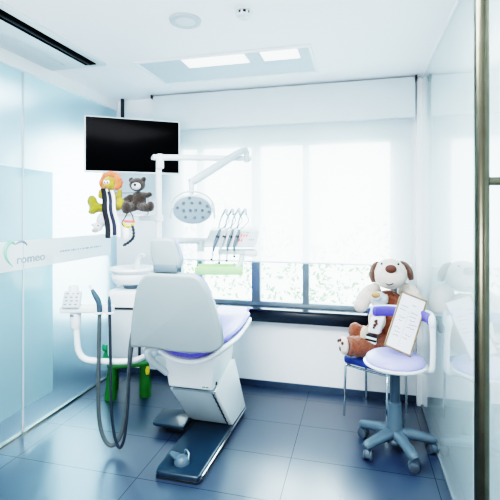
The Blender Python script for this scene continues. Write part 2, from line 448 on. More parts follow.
# ------------------------------------------------------------------ roller blind
t = thing('roller_blind', 'sheer white roller blind drawn down over most of the window', 'blind', (-0.76, 3.8, 1.19))
BX0, BX1 = -1.95, 0.475
bm = BM()
nx = 24
zs = [2.55, 2.0, 1.6, 1.205]
grid = [[bm.verts.new((BX0 + 0.02 + (BX1 - BX0 - 0.04) * i / nx, 3.835 + 0.003 * math.sin(i * 0.9 + z), z)) for i in range(nx + 1)] for z in zs]
for r0, r1 in zip(grid, grid[1:]):
    for i in range(nx): bm.faces.new((r0[i], r0[i + 1], r1[i + 1], r1[i]))
obj('blind_fabric', bm, M['blind'], t, world=True)
bm = BM(); add_tube(bm, [(BX0 + 0.02, 3.835, 1.195), (BX1 - 0.02, 3.835, 1.195)], 0.014, 12, flat=0.6); obj('bottom_bar', bm, M['trimwhite'], t, world=True)
bm = BM(); add_box(bm, ((BX0 + BX1) / 2, 3.815, 2.63), (BX1 - BX0, 0.09, 0.34), 0.006); obj('cassette', bm, M['cassette'], t, world=True)
for x in (BX0 - 0.006, BX1 + 0.006):
    bm = BM(); add_box(bm, (x, 3.805, 2.79), (0.018, 0.11, 0.035), 0.003); obj('end_bracket', bm, M['dark'], t, world=True)

# ------------------------------------------------------------------ ceiling fittings
t = thing('air_conditioner', 'white ceiling cassette air conditioner with a long black outlet slot', 'air conditioner', (-2.13, 2.0, ZC - 0.02))
bm = BM(); add_box(bm, (-2.14, 2.05, ZC - 0.010), (0.5, 1.68, 0.02), 0.006); obj('face_panel', bm, M['plastic'], t, world=True)
bm = BM(); add_box(bm, (-1.985, 2.05, ZC - 0.023), (0.095, 1.56, 0.008), 0.002); sl = obj('outlet_slot', bm, M['acslot'], t, world=True)
bm = BM(); add_box(bm, (-1.98, 2.05, ZC - 0.031), (0.01, 1.53, 0.012), 0.003); obj('louvre', bm, M['dark'], t, world=True)
bm = BM(); add_box(bm, (-2.255, 2.05, ZC - 0.022), (0.13, 1.5, 0.006), 0.002); obj('filter_grille', bm, M['acgrille'], t, world=True)

t = thing('ceiling_light', 'rectangular recessed ceiling light panel with two glowing patches imitating reflections', 'ceiling light', (-0.99, 3.19, ZC))
lx0, lx1, ly0, ly1 = -1.66, -0.32, 2.92, 3.46
bm = BM()
for (c, s) in ((((lx0 + lx1) / 2, ly0, ZC - 0.008), (lx1 - lx0 + 0.02, 0.022, 0.016)), (((lx0 + lx1) / 2, ly1, ZC - 0.008), (lx1 - lx0 + 0.02, 0.022, 0.016)),
               ((lx0, (ly0 + ly1) / 2, ZC - 0.008), (0.022, ly1 - ly0, 0.016)), ((lx1, (ly0 + ly1) / 2, ZC - 0.008), (0.022, ly1 - ly0, 0.016))): add_box(bm, c, s, 0.003)
obj('frame', bm, M['trimwhite'], t, world=True)
bm = BM(); add_box(bm, ((lx0 + lx1) / 2, (ly0 + ly1) / 2, ZC - 0.003), (lx1 - lx0 - 0.02, ly1 - ly0 - 0.02, 0.006)); obj('panel', bm, M['panelgrey'], t, world=True, smooth=False)
for x0, x1 in ((-1.29, -0.80), (-0.68, -0.41)):
    bm = BM(); add_box(bm, ((x0 + x1) / 2, 3.03, ZC - 0.008), (x1 - x0, 0.185, 0.006), 0.002); obj('panel_reflection', bm, M['panel_reflection'], t, world=True)  # emission stands in for window reflections on the glossy panel

t = thing('ceiling_speaker', 'round white flush speaker in the ceiling left of the smoke detector', 'speaker', (-1.005, 2.36, ZC))
bm = BM(); add_lathe(bm, [(0.0, -0.012), (0.06, -0.013), (0.078, -0.018), (0.093, -0.014), (0.097, 0.0)], T(-1.005, 2.36, ZC)); obj('rim', bm, M['greyplastic'], t, world=True)
bm = BM(); add_lathe(bm, [(0.0, -0.017), (0.05, -0.016), (0.062, -0.012)], T(-1.005, 2.36, ZC)); obj('grille', bm, M['acgrille'], t, world=True)

t = thing('smoke_detector', 'small round white smoke detector on the ceiling right of the speaker', 'smoke detector', (-0.632, 2.33, ZC))
o_ = T(-0.632, 2.33, ZC)
bm = BM(); add_lathe(bm, [(0.0, -0.008), (0.05, -0.01), (0.05, 0.0)], o_); obj('base', bm, M['plastic'], t, world=True)
bm = BM(); add_lathe(bm, [(0.034, -0.028), (0.034, -0.008)], o_); obj('sensor_gap', bm, M['dark'], t, world=True)
bm = BM(); add_lathe(bm, [(0.0, -0.046), (0.03, -0.044), (0.04, -0.036), (0.042, -0.027), (0.034, -0.025)], o_); obj('cap', bm, M['plastic'], t, world=True)
bm = BM()
for k in range(8):
    a = k * PI / 4; add_box(bm, (0.039, 0, -0.018), (0.004, 0.012, 0.018), mtx=o_ @ RZ(math.degrees(a)))
obj('vent_rib', bm, M['plastic'], t, world=True)

# ------------------------------------------------------------------ television
A = V((-2.205, 3.05, 0)); B = V((-1.536, 3.488, 0)); dv = (B - A); wv = dv.length; ux = dv.normalized(); ang = math.degrees(math.atan2(ux.y, ux.x))
mid = (A + B) / 2
TM = T(mid.x, mid.y, 2.23) @ RZ(ang)
t = thing('television', 'wall television with black screen and thin white frame in the corner', 'television', (mid.x, mid.y, 2.0))
bm = BM(); add_box(bm, (0, 0.022, 0), (wv, 0.044, 0.478), 0.008, mtx=TM); obj('casing', bm, M['plastic'], t, world=True)
bm = BM(); add_box(bm, (0, -0.001, 0.002), (wv - 0.026, 0.006, 0.45), mtx=TM); obj('screen', bm, M['screen'], t, world=True, smooth=False)
bm = BM(); add_tube(bm, [(-2.325, 3.84, ZC), (-2.325, 3.84, 2.25)], 0.018, 12); obj('mounting_pole', bm, M['dark'], t, world=True)
bm = BM(); add_tube(bm, [(-2.325, 3.84, 2.28), (-2.0, 3.62, 2.28), TM @ V((0, 0.06, 0.05))], 0.02, 12); add_box(bm, (0, 0.055, 0.02), (0.22, 0.03, 0.22), 0.004, mtx=TM); obj('bracket_arm', bm, M['dark'], t, world=True)

# ------------------------------------------------------------------ dental chair (local frame at its base, x across, y towards the window)
t = thing('dental_chair', 'white and violet dental treatment chair seen from behind its tall backrest', 'dental chair', (-1.08, 2.90, 0))
CH = T(-1.08, 2.90, 0)
bm = BM()
add_prism(bm, round_poly([(-0.145, -0.52), (0.155, -0.52), (0.185, 0.46), (-0.15, 0.46)], [0.05, 0.03, 0.05, 0.05]), 0.04, T(0, 0, 0.012), 0.012, 3)
obj('base_plate', bm, M['plate'], t)
bm = BM()
add_prism(bm, round_poly([(-0.143, -0.515), (0.153, -0.515), (0.183, 0.455), (-0.148, 0.455)], 0.03), 0.014, T(0, 0, 0.0)); obj('floor_gasket', bm, M['dark'], t)
bm = BM(); add_tube(bm, [(0.165, -0.49, 0.044), (0.193, 0.44, 0.044)], 0.006, 8); obj('edge_strip', bm, M['chrome'], t, label='bright metal strip along the right edge')
bm = BM()
add_prism(bm, round_poly([(-0.42, -0.03), (-0.43, 0.22), (-0.15, 0.24), (-0.15, -0.04)], [0.04, 0.05, 0.02, 0.02]), 0.026, T(0, 0, 0.055), 0.008, 2)
obj('side_plate', bm, M['plate'], t)
bm = BM(); add_box(bm, (-0.22, 0.12, 0.028), (0.2, 0.16, 0.055)); obj('side_plate_foot', bm, M['dark'], t)
# slanted lift arm: front face grey, side cover white
bm = BM()
add_hex(bm, [(-0.175, 0.13, 0.055), (0.135, 0.13, 0.055), (0.135, 0.40, 0.055), (-0.175, 0.40, 0.055),
             (-0.19, -0.20, 0.43), (0.125, -0.20, 0.43), (0.125, 0.16, 0.43), (-0.19, 0.16, 0.43)], 0.01)
obj('lift_arm', bm, M['linkgrey'], t)
bm = BM()
add_hex(bm, [(0.136, 0.13, 0.05), (0.172, 0.14, 0.05), (0.188, 0.46, 0.05), (0.136, 0.46, 0.05),
             (0.128, -0.185, 0.43), (0.145, -0.18, 0.43), (0.165, 0.22, 0.52), (0.128, 0.22, 0.52)], 0.006)
obj('lift_arm_side_cover', bm, M['plastic'], t)
bm = BM()
zz = []
for k in range(17):
    f = k / 16; zz.append((0.128 + 0.006 * f + (0.006 if k % 2 else -0.003), -0.206 + 0.333 * f - (0.004 if k % 2 else 0), 0.43 - 0.37 * f))
add_tube(bm, zz, 0.005, 6)
obj('lift_arm_seam', bm, M['dark'], t)
bm = BM()
add_hex(bm, [(-0.19, -0.21, 0.445), (0.13, -0.21, 0.445), (0.13, 0.22, 0.445), (-0.19, 0.22, 0.445),
             (-0.215, -0.25, 0.70), (0.155, -0.25, 0.70), (0.155, 0.26, 0.70), (-0.215, 0.26, 0.70)], 0.012, 3)
ub = obj('upper_column', bm, M['plastic'], t)
bm = BM(); add_box(bm, (0.0, -0.212, 0.4355), (0.31, 0.006, 0.010)); obj('seam_line', bm, M['midgrey'], ub)
bm = BM()
x = 0.065
for w in (0.008, 0.012, 0.006, 0.01): add_box(bm, (x, -0.2155, 0.468), (w, 0.003, 0.006)); x += w + 0.003
obj('maker_label', bm, M['green'], ub, smooth=False, label='tiny green lettering strip')
bm = BM(); add_lathe(bm, [(0, 0.006), (0.012, 0.006), (0.013, 0.0)], T(0.134, -0.14, 0.47) @ RY(90), 16); obj('key_switch', bm, M['dark'], ub)
# scooped seat: concave section swept forwards, rising to the knees
SEAT = [(-0.37, 0.225, 0.698, 0.10), (-0.24, 0.25, 0.70, 0.105), (-0.08, 0.268, 0.715, 0.09), (0.10, 0.275, 0.745, 0.07), (0.27, 0.275, 0.785, 0.05), (0.37, 0.262, 0.80, 0.03), (0.41, 0.23, 0.785, 0.02)]
def seat_secs(off, dx, cut):
    out = []
    for y, hw, base, lift in SEAT:
        hw -= dx; y2 = y + (cut if y < 0 else -cut) * (1 if abs(y) > 0.3 else 0)
        out.append((y2, [(hw * q, base + off + lift * abs(q) ** 2.4) for q in (-1, -0.8, -0.55, -0.28, 0, 0.28, 0.55, 0.8, 1)]))
    return out
def sweep_sheet(bm, secs, thick):
    """secs: list of (y, [(x,z)...]); makes a closed shell of given thickness below"""
    up = []; lo = []
    for y, s in secs:
        s2 = [(p.x, p.y) for p in [V((a, b)) for a, b in s]]
        up.append([bm.verts.new((x, y, z)) for x, z in s2])
        n = len(s2); row = []
        for i, (x, z) in enumerate(s2):
            a = V(s2[max(0, i - 1)]); b = V(s2[min(n - 1, i + 1)]); d = (b - a).normalized(); nn = V((d.y, -d.x))
            row.append(bm.verts.new((x + nn.x * thick, y, z + nn.y * thick)))
        lo.append(row)
    m = len(secs); n = len(up[0])
    for j in range(m - 1):
        for i in range(n - 1):
            bm.faces.new((up[j][i], up[j][i + 1], up[j + 1][i + 1], up[j + 1][i])); bm.faces.new((lo[j][i], lo[j + 1][i], lo[j + 1][i + 1], lo[j][i + 1]))
        for i in (0, n - 1): bm.faces.new((up[j][i], up[j + 1][i], lo[j + 1][i], lo[j][i]))
    for j in (0, m - 1):
        for i in range(n - 1): bm.faces.new((up[j][i], lo[j][i], lo[j][i + 1], up[j][i + 1]))
    return bm
def sub2(o):
    q = o.modifiers.new('s', 'SUBSURF'); q.levels = 2
bm = sweep_sheet(BM(), seat_secs(0.0, 0.0, 0.0), 0.045); o = obj('seat_shell', bm, M['plastic'], t); bake(o, [sub2])
bm = sweep_sheet(BM(), seat_secs(0.040, 0.012, 0.004), 0.042); o = obj('seat_cushion', bm, M['purple'], t); bake(o, [sub2])
bm = BM(); add_hex(bm, [(-0.19, 0.40, 0.73), (0.19, 0.40, 0.73), (0.13, 0.78, 0.74), (-0.13, 0.78, 0.74), (-0.2, 0.40, 0.80), (0.2, 0.40, 0.80), (0.14, 0.80, 0.80), (-0.14, 0.80, 0.80)], 0.025, 3); obj('leg_rest', bm, M['purple'], t)
# backrest: rounded trapezoid slab leaning back
outl = round_poly([(px_ * 1.04, py_) for px_, py_ in [(-0.155, 0.555), (0.175, 0.555), (0.235, 0.46), (0.298, 0.20), (0.30, 0.085), (0.22, 0.04), (0.02, 0.022), (-0.20, 0.045), (-0.315, 0.03), (-0.295, 0.20), (-0.225, 0.46)]],
                  [0.05, 0.05, 0.08, 0.12, 0.07, 0.10, 0.14, 0.1, 0.03, 0.1, 0.08], 5)
BR = T(-0.02, -0.40, 0.752) @ RX(13) @ RX(90)
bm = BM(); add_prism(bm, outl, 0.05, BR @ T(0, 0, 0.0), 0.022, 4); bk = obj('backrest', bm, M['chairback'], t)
bm = BM(); add_prism(bm, [(x * 0.94, 0.27 + (y - 0.27) * 0.94) for x, y in outl], 0.05, BR @ T(0, 0, -0.045), 0.02, 4); obj('backrest_cushion', bm, M['purple'], t)
bm = BM(); add_tube(bm, [(-0.20, -0.36, 0.76), (-0.245, -0.40, 0.755), (-0.25, -0.36, 0.68), (-0.20, -0.22, 0.54)], [0.022, 0.026, 0.024, 0.02], 12, 5); obj('hinge_arm', bm, M['greyplastic'], t)
# headrest
hd = round_poly([(-0.098, 0.20), (0.062, 0.20), (0.105, 0.05), (0.074, 0.0), (-0.070, 0.0), (-0.105, 0.09)], [0.04, 0.045, 0.04, 0.02, 0.02, 0.05], 5)
HR = T(-0.045, -0.515, 1.302) @ RX(6) @ RX(90)
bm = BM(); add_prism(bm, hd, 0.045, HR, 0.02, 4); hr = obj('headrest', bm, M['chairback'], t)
bm = BM(); add_prism(bm, [(x * 0.93, y * 0.93 + 0.008) for x, y in hd], 0.04, HR @ T(0, 0, -0.036), 0.016, 4); obj('headrest_cushion', bm, M['lavender'], hr)
bm = BM(); add_box(bm, (0.0, 0.018, 0.047), (0.155, 0.05, 0.014), 0.006, mtx=HR); obj('headrest_lever', bm, M['midgrey'], hr)
bm = BM(); add_box(bm, (0.0, -0.03, 0.006), (0.13, 0.16, 0.014), 0.004, mtx=HR); obj('headrest_slide', bm, M['midgrey'], t)

# foot control on the base plate
t = thing('foot_control', 'small grey foot pedal lying on the front of the dark chair base', 'foot pedal', (-1.12, 2.50, 0.052))
bm = BM(); add_lathe(bm, [(0.0, 0.05), (0.02, 0.048), (0.04, 0.035), (0.05, 0.012), (0.05, 0.0)], T(-1.085, 2.495, 0.052), 24); obj('housing', bm, M['stoolgrey'], t, world=True)
bm = BM(); add_prism(bm, round_poly([(0, -0.03), (-0.10, -0.012), (-0.105, 0.018), (-0.02, 0.04)], 0.014), 0.014, T(-1.085, 2.485, 0.072) @ RZ(-18) @ RY(8), 0.004); obj('pedal', bm, M['stoolgrey'], t, world=True)
bm = BM(); add_tube(bm, [(-1.085, 2.53, 0.08), (-1.075, 2.535, 0.115), (-1.05, 2.52, 0.105), (-1.045, 2.50, 0.075)], 0.006, 8, 4); obj('carry_loop', bm, M['chrome'], t, world=True)

# ------------------------------------------------------------------ dental unit (column, bowl, post, links)
t = thing('dental_unit', 'white dental unit column with spittoon bowl and tall post, left of chair', 'dental unit', (-1.685, 3.0, 0.54), 9)
bm = BM(); add_prism(bm, round_poly([(-0.19, -0.16), (0.19, -0.16), (0.19, 0.16), (-0.19, 0.16)], 0.06, 6), 0.52, T(0, 0, 0), 0.035, 4); obj('body', bm, M['plastic'], t)
bm = BM(); add_box(bm, (-0.02, -0.162, 0.205), (0.25, 0.012, 0.37), 0.004); pn = obj('recessed_panel', bm, M['greyplastic'], t)
bm = BM(); add_box(bm, (-0.02, -0.169, 0.392), (0.26, 0.016, 0.014), 0.003); obj('shadow_gap', bm, M['dark'], pn)
bm = BM(); add_box(bm, (0.08, -0.169, 0.20), (0.02, 0.008, 0.36), 0.002); obj('panel_groove', bm, M['darkhose'], pn)
bm = BM(); add_lathe(bm, [(0.06, 0.51), (0.07, 0.535), (0.075, 0.545), (0.07, 0.555)], T(-0.04, 0, 0), 32); obj('bowl_collar', bm, M['midgrey'], t)
bm = BM()
add_lathe(bm, [(0.0, 0.55), (0.095, 0.552), (0.138, 0.566), (0.158, 0.60), (0.155, 0.632), (0.150, 0.638), (0.166, 0.65), (0.174, 0.668), (0.168, 0.682), (0.15, 0.68), (0.12, 0.64), (0.05, 0.61), (0, 0.605)], T(-0.04, 0, 0), 40)
bw = obj('spittoon_bowl', bm, M['plastic'], t)
bm = BM(); add_lathe(bm, [(0.0, 0.618), (0.018, 0.617), (0.02, 0.61)], T(-0.04, 0, 0), 16); obj('drain', bm, M['dark'], bw)
bm = BM(); add_tube(bm, [(-0.04, 0.10, 0.64), (-0.035, 0.10, 0.71), (-0.015, 0.09, 0.76), (0.02, 0.07, 0.775), (0.035, 0.06, 0.765)], [0.026, 0.02, 0.014, 0.013, 0.012], 12, 5); obj('cup_filler', bm, M['plastic'], t)
bm = BM(); add_prism(bm, round_poly([(0.05, -0.1), (0.25, -0.08), (0.25, 0.14), (0.05, 0.14)], 0.04), 0.14, T(0, 0, 0.50), 0.02, 3); obj('top_cover', bm, M['plastic'], t)
bm = BM(); add_tube(bm, [(0.168, 0.02, 0.60), (0.168, 0.02, 1.55)], 0.0235, 20); obj('post', bm, M['plastic'], t)
bm = BM(); add_lathe(bm, [(0.026, -0.028), (0.034, -0.025), (0.034, 0.025), (0.026, 0.028)], T(0.168, 0.02, 1.07), 20); obj('post_collar', bm, M['plastic'], t)
bm = BM(); add_lathe(bm, [(0.045, 0.64), (0.04, 0.72), (0.032, 0.724), (0.026, 0.72)], T(0.168, 0.02, 0), 20); obj('post_socket', bm, M['plastic'], t)
bm = BM(); add_box(bm, (0.22, 0.0, 0.05), (0.40, 0.14, 0.09), 0.02, 3); obj('chair_link', bm, M['linkgrey'], t)

# assistant arm with control panel
t = thing('assistant_arm', 'white bent tube arm with keypad and hose holders, far left of chair', 'instrument arm', (-1.75, 2.65, 0.60))
bm = BM(); add_tube(bm, [(-1.50, 2.86, 0.60), (-1.52, 2.70, 0.605), (-1.62, 2.63, 0.607), (-1.75, 2.60, 0.609), (-1.845, 2.575, 0.622), (-1.893, 2.562, 0.675), (-1.905, 2.558, 0.76), (-1.912, 2.556, 0.88)], 0.021, 14, 5); obj('tube', bm, M['plastic'], t, world=True)
bm = BM(); add_lathe(bm, [(0.0, 0.0), (0.026, 0.0), (0.036, 0.025), (0.038, 0.10), (0.03, 0.11), (0.0, 0.11)], T(-1.914, 2.553, 0.84), 20); obj('socket', bm, M['plastic'], t, world=True)
bm = BM(); add_box(bm, (-1.914, 2.513, 0.938), (0.03, 0.008, 0.014), 0.003); obj('slot', bm, M['midgrey'], t, world=True)
AM = T(-1.915, 2.55, 0.965) @ RZ(16)
bm = BM(); add_prism(bm, round_poly([(-0.095, -0.045), (0.10, -0.045), (0.19, -0.03), (0.27, -0.03), (0.27, 0.03), (0.10, 0.045), (-0.095, 0.045)], 0.018, 4), 0.05, AM @ T(0, 0, -0.01), 0.012, 3); obj('holder_bar', bm, M['plastic'], t, world=True)
KM = AM @ T(-0.012, -0.045, 0.03) @ RX(-25)
bm = BM(); add_box(bm, (0, 0, 0.055), (0.125, 0.035, 0.125), 0.016, 3, KM); kp = obj('keypad', bm, M['greyplastic'], t, world=True)
k_ = 0
for iz in range(4):
    for ix in range(3):
        bm = BM(); add_box(bm, (-0.038 + ix * 0.036 + (iz % 2) * 0.006, -0.019, 0.02 + iz * 0.025), (0.018, 0.004, 0.009), 0.002, 1, KM); obj('key', bm, M['midgrey'], kp)
bm = BM(); add_lathe(bm, [(0.0, 0.0), (0.034, 0.0), (0.034, 0.10), (0.029, 0.115), (0.0, 0.117)], AM @ T(-0.015, 0.01, 0.06), 20); obj('cup_holder', bm, M['plastic'], t, world=True)
for xx in (0.185, 0.255):
    bm = BM(); add_tube(bm, [AM @ V((xx + 0.024 * math.cos(a), -0.05 + 0.024 * math.sin(a), -0.004)) for a in [math.radians(d) for d in range(110, 440, 24)]], 0.007, 8); obj('hook', bm, M['plastic'], t, world=True)
# suction hoses
def hose_thing(label, hp, rad, path, hrad, m):
    t = thing('suction_hose', label, 'suction hose', hp[-1], group='suction hoses on the assistant arm')
    bm = BM(); add_tube(bm, hp, rad, 12, 5); obj('handpiece', bm, M['stooldark'], t, world=True)
    bm = BM(); add_tube(bm, path, hrad, 12, 10); obj('hose', bm, m, t, world=True)
    return t
a1 = AM @ V((0.185, -0.05, 0))
t = hose_thing('thick grey suction hose hanging in a wide loop, angled grey handpiece on top',
  [(a1.x - 0.045, a1.y - 0.02, 1.125), (a1.x - 0.035, a1.y - 0.015, 1.10), (a1.x - 0.005, a1.y, 1.03), (a1.x + 0.003, a1.y, 0.95)], [0.010, 0.014, 0.019, 0.019, 0.017],
  [(a1.x + 0.001, a1.y, 0.955), (a1.x - 0.001, a1.y - 0.005, 0.7), (a1.x - 0.002, a1.y - 0.01, 0.36), (a1.x + 0.012, a1.y - 0.01, 0.19), (a1.x + 0.05, a1.y - 0.005, 0.085), (a1.x + 0.10, a1.y + 0.01, 0.055), (a1.x + 0.15, a1.y + 0.03, 0.13), (a1.x + 0.178, a1.y + 0.06, 0.36), (a1.x + 0.175, a1.y + 0.11, 0.72), (a1.x + 0.165, a1.y + 0.22, 0.92)], 0.0135, M['hose'])
bm = BM(); add_tube(bm, [(a1.x - 0.058, a1.y - 0.026, 1.155), (a1.x - 0.045, a1.y - 0.02, 1.125)], [0.012, 0.011], 12); obj('tip', bm, M['plastic'], t, world=True)
a2 = AM @ V((0.255, -0.05, 0))
t = hose_thing('thin dark suction hose in a narrow loop, slim dark handpiece on top',
  [(a2.x - 0.004, a2.y, 1.075), (a2.x - 0.003, a2.y, 1.04), (a2.x, a2.y, 0.95)], [0.006, 0.012, 0.012],
  [(a2.x, a2.y, 0.955), (a2.x + 0.008, a2.y - 0.005, 0.70), (a2.x + 0.024, a2.y - 0.02, 0.36), (a2.x + 0.045, a2.y - 0.02, 0.15), (a2.x + 0.082, a2.y - 0.015, 0.05), (a2.x + 0.112, a2.y, 0.11), (a2.x + 0.122, a2.y + 0.03, 0.32), (a2.x + 0.122, a2.y + 0.07, 0.64), (a2.x + 0.118, a2.y + 0.19, 0.92)], 0.010, M['darkhose'])

# ------------------------------------------------------------------ operating lamp
t = thing('operating_lamp', 'white dental operating lamp on a folding arm above the chair', 'lamp', (-1.504, 3.022, 2.09))
bm = BM(); add_lathe(bm, [(0.0, 0.045), (0.02, 0.045), (0.03, 0.03), (0.031, -0.06), (0.027, -0.07)], T(-1.504, 3.03, 2.07), 20); obj('swivel_cap', bm, M['plastic'], t, world=True)
bm = BM(); add_tube(bm, [(-1.545, 3.02, 2.085), (-1.50, 3.03, 2.088), (-0.90, 3.29, 2.092), (-0.845, 3.315, 2.092)], [0.016, 0.024, 0.024, 0.02, 0.02], 14, 4); obj('horizontal_arm', bm, M['plastic'], t, world=True)
bm = BM(); add_tube(bm, [(-0.868, 3.29, 2.06), (-0.868, 3.29, 2.15)], 0.022, 14); obj('elbow', bm, M['greyplastic'], t, world=True)
bm = BM(); add_tube(bm, [(-0.862, 3.285, 2.165), (-0.92, 3.22, 2.125), (-1.13, 2.895, 1.905), (-1.172, 2.84, 1.872)], [0.018, 0.026, 0.032, 0.030, 0.026], 14, 5); obj('spring_arm', bm, M['greyplastic'], t, world=True)
LC = V((-1.135, 2.79, 1.672))
bm = BM(); add_tube(bm, [(-1.158, 2.835, 1.88), (-1.155, 2.825, 1.78)], [0.02, 0.018], 14); obj('neck', bm, M['greyplastic'], t, world=True)
LMx = T(*LC) @ RZ(14) @ RX(12)        # local -y faces the camera side
RXm = RX(90)
bm = BM(); add_lathe(bm, [(0.0, 0.0), (0.95, 0.0), (1.0, -0.012), (1.0, -0.03), (0.85, -0.06), (0.4, -0.085), (0.0, -0.09)], LMx @ RXm @ Matrix.Diagonal((0.145, 0.107, 1, 1)), 40); hdm = obj('lamp_head', bm, M['plastic'], t, world=True)
bm = BM(); add_lathe(bm, [(0.0, 0.006), (0.93, 0.006), (0.96, 0.0)], LMx @ RXm @ Matrix.Diagonal((0.142, 0.104, 1, 1)), 40); fc = obj('face_plate', bm, M['lamphead'], hdm)
for (lx, lz) in ((-0.06, 0.05), (0.0, 0.052), (0.058, 0.052), (-0.105, 0.018), (0.108, 0.03), (-0.06, -0.002), (-0.012, -0.002), (0.025, 0.0), (0.072, -0.002), (0.015, -0.055), (-0.05, -0.05), (0.075, -0.052), (-0.015, 0.086), (0.118, -0.012)):
    bm = BM(); add_lathe(bm, [(0.0, 0.009), (0.008, 0.01), (0.011, 0.006), (0.011, 0.0)], LMx @ T(lx, -0.004, lz) @ RXm, 12); obj('led_lens', bm, M['lens'], fc)
bm = BM(); add_tube(bm, [LMx @ V((0.155 * math.cos(a), -0.005, 0.03 + 0.125 * math.sin(a) - 0.02)) for a in [math.radians(d) for d in range(-5, 186, 10)]], 0.008, 10); obj('handle_bow', bm, M['greyplastic'], t, world=True)
for s in (-1, 1):
    bm = BM(); add_tube(bm, [LMx @ V((s * 0.15, -0.01, 0.02)), LMx @ V((s * 0.157, -0.012, -0.02)), LMx @ V((s * 0.158, -0.012, -0.06))], [0.012, 0.009, 0.007], 10, 3); obj('grip', bm, M['greyplastic'], t, world=True)

# ------------------------------------------------------------------ instrument console
DX, DY = -0.93, 3.16
DM = T(DX, DY, 1.46) @ RZ(14)
t = thing('instrument_console', 'white dental instrument console with red digits, carried over the seat', 'instrument console', (DX, DY, 1.38))
bm = BM()
add_hex(bm, [(-0.24, -0.07, -0.075), (0.16, -0.07, -0.075), (0.16, 0.16, -0.06), (-0.24, 0.16, -0.06),
             (-0.19, -0.02, 0.055), (0.20, -0.02, 0.055), (0.20, 0.16, 0.075), (-0.19, 0.16, 0.075)], 0.014, 3)
hb = obj('housing', bm, M['plastic'], t, world=True)
# sloping front: control panel
def face_pt(u, w, d=0.0):   # u: x along, w: 0..1 up the front face
    z = -0.075 + 0.13 * w; y = -0.07 + 0.05 * w - d
    return DM @ V((u + 0.045 * (w - 0.5), y, z))
for c in hb.data.vertices: c.co = DM @ c.co
def quad_part(name, u0, u1, w0, w1, d, m, parent):
    bm = BM(); pts = [face_pt(u0, w0, d), face_pt(u1, w0, d), face_pt(u1, w1, d), face_pt(u0, w1, d)]
    q = [face_pt(u0, w0, -0.004), face_pt(u1, w0, -0.004), face_pt(u1, w1, -0.004), face_pt(u0, w1, -0.004)]
    add_hex(bm, pts + q); return obj(name, bm, m, parent, smooth=False)
cp = quad_part('control_panel', 0.02, 0.165, 0.10, 0.92, 0.003, M['greyplastic'], hb)
for i in range(3): quad_part('red_digit', 0.04 + i * 0.02, 0.053 + i * 0.02, 0.60, 0.78, 0.006, M['red'], cp)
for i in range(2): quad_part('red_digit', 0.033 + i * 0.02, 0.046 + i * 0.02, 0.36, 0.50, 0.006, M['red'], cp)
for i in range(3): quad_part('key', 0.115 + i * 0.014, 0.123 + i * 0.014, 0.42, 0.50, 0.006, M['midgrey'], cp)
quad_part('key', 0.075, 0.098, 0.86, 0.90, 0.006, M['midgrey'], cp)
bm = BM(); add_tube(bm, [(-1.48, 3.03, 1.435), (-1.35, 3.10, 1.43), (-1.22, 3.20, 1.425), (-0.98, 3.24, 1.42)], 0.028, 12, 4, flat=0.9); obj('support_arm', bm, M['plastic'], t, world=True)
bm = BM(); add_tube(bm, [(-1.225, 3.2, 1.44), (-1.225, 3.2, 1.34)], 0.032, 14); obj('arm_joint', bm, M['plastic'], t, world=True)
bm = BM(); add_box(bm, (0.02, 0.03, -0.115), (0.30, 0.10, 0.04), 0.01, 2, DM); obj('lower_bar', bm, M['plastic'], t, world=True)
bm = BM(); add_tube(bm, [DM @ V((0.06, 0.02, -0.13)), DM @ V((0.05, 0.0, -0.19)), DM @ V((0.02, -0.02, -0.235))], [0.022, 0.02, 0.018], 12, 3); obj('tray_arm', bm, M['plastic'], t, world=True)
for i in range(4):
    bm = BM(); u = -0.165 + i * 0.05
    add_tube(bm, [DM @ V((u + 0.03, 0.10, 0.06)), DM @ V((u + 0.05, 0.08, 0.14)), DM @ V((u + 0.085, 0.03, 0.205)), DM @ V((u + 0.10, 0.0, 0.215)), DM @ V((u + 0.105, -0.03, 0.18))], [0.008, 0.008, 0.010, 0.013, 0.010], 10, 5)
    obj('whip_arm', bm, M['greyplastic'], t, world=True)
bm = BM(); add_box(bm, (0.13, 0.03, -0.125), (0.10, 0.12, 0.05), 0.015, 2, DM); obj('side_pod', bm, M['plastic'], t, world=True)
# four handpieces lying on the console front
HPL = ['leftmost of the four dental handpieces on the console front, dark grey', 'second dental handpiece from the left on the console, pale grey with long black tip',
       'third dental handpiece from the left on the console, slender dark tip', 'dental handpiece nearest the red digits on the console front']
for i in range(4):
    u = -0.165 + i * 0.05
    top = DM @ V((u + 0.055, -0.065, 0.06)); midp = DM @ V((u + 0.02, -0.09, -0.04)); low = DM @ V((u + 0.005 + 0.004 * i, -0.085, -0.10)); tip = DM @ V((u - 0.008 + 0.008 * i, -0.08, [-0.165, -0.19, -0.175, -0.14][i]))
    t = thing('dental_handpiece', HPL[i], 'dental handpiece', midp, group='handpieces on the instrument console')
    bm = BM(); add_tube(bm, [top, midp, low], [0.009, 0.013, 0.011, 0.008], 12, 5); hp = obj('body', bm, M['greyplastic'] if i == 1 else M['midgrey'], t, world=True)
    bm = BM(); add_tube(bm, [low, low.lerp(tip, 0.6), tip], [0.007, 0.006, 0.009], 10, 3); obj('neck', bm, M['greyplastic'], t, world=True)
    bm = BM(); add_ball(bm, tip, 0.0105, u=10, v=8); obj('tip', bm, M['dark'], t, world=True)
    bm = BM(); add_tube(bm, [top.lerp(midp, 0.45), top.lerp(midp, 0.6)], 0.0145, 12); obj('collar', bm, M['darkhose'], t, world=True)
    e = DM @ V((u + 0.105, -0.03, 0.18))
    bm = BM(); add_tube(bm, [e, DM @ V((u + 0.125, -0.06, 0.135)), DM @ V((u + 0.10, -0.075, 0.095)), top], 0.004, 8, 6); obj('cord', bm, M['midgrey'], t, world=True)

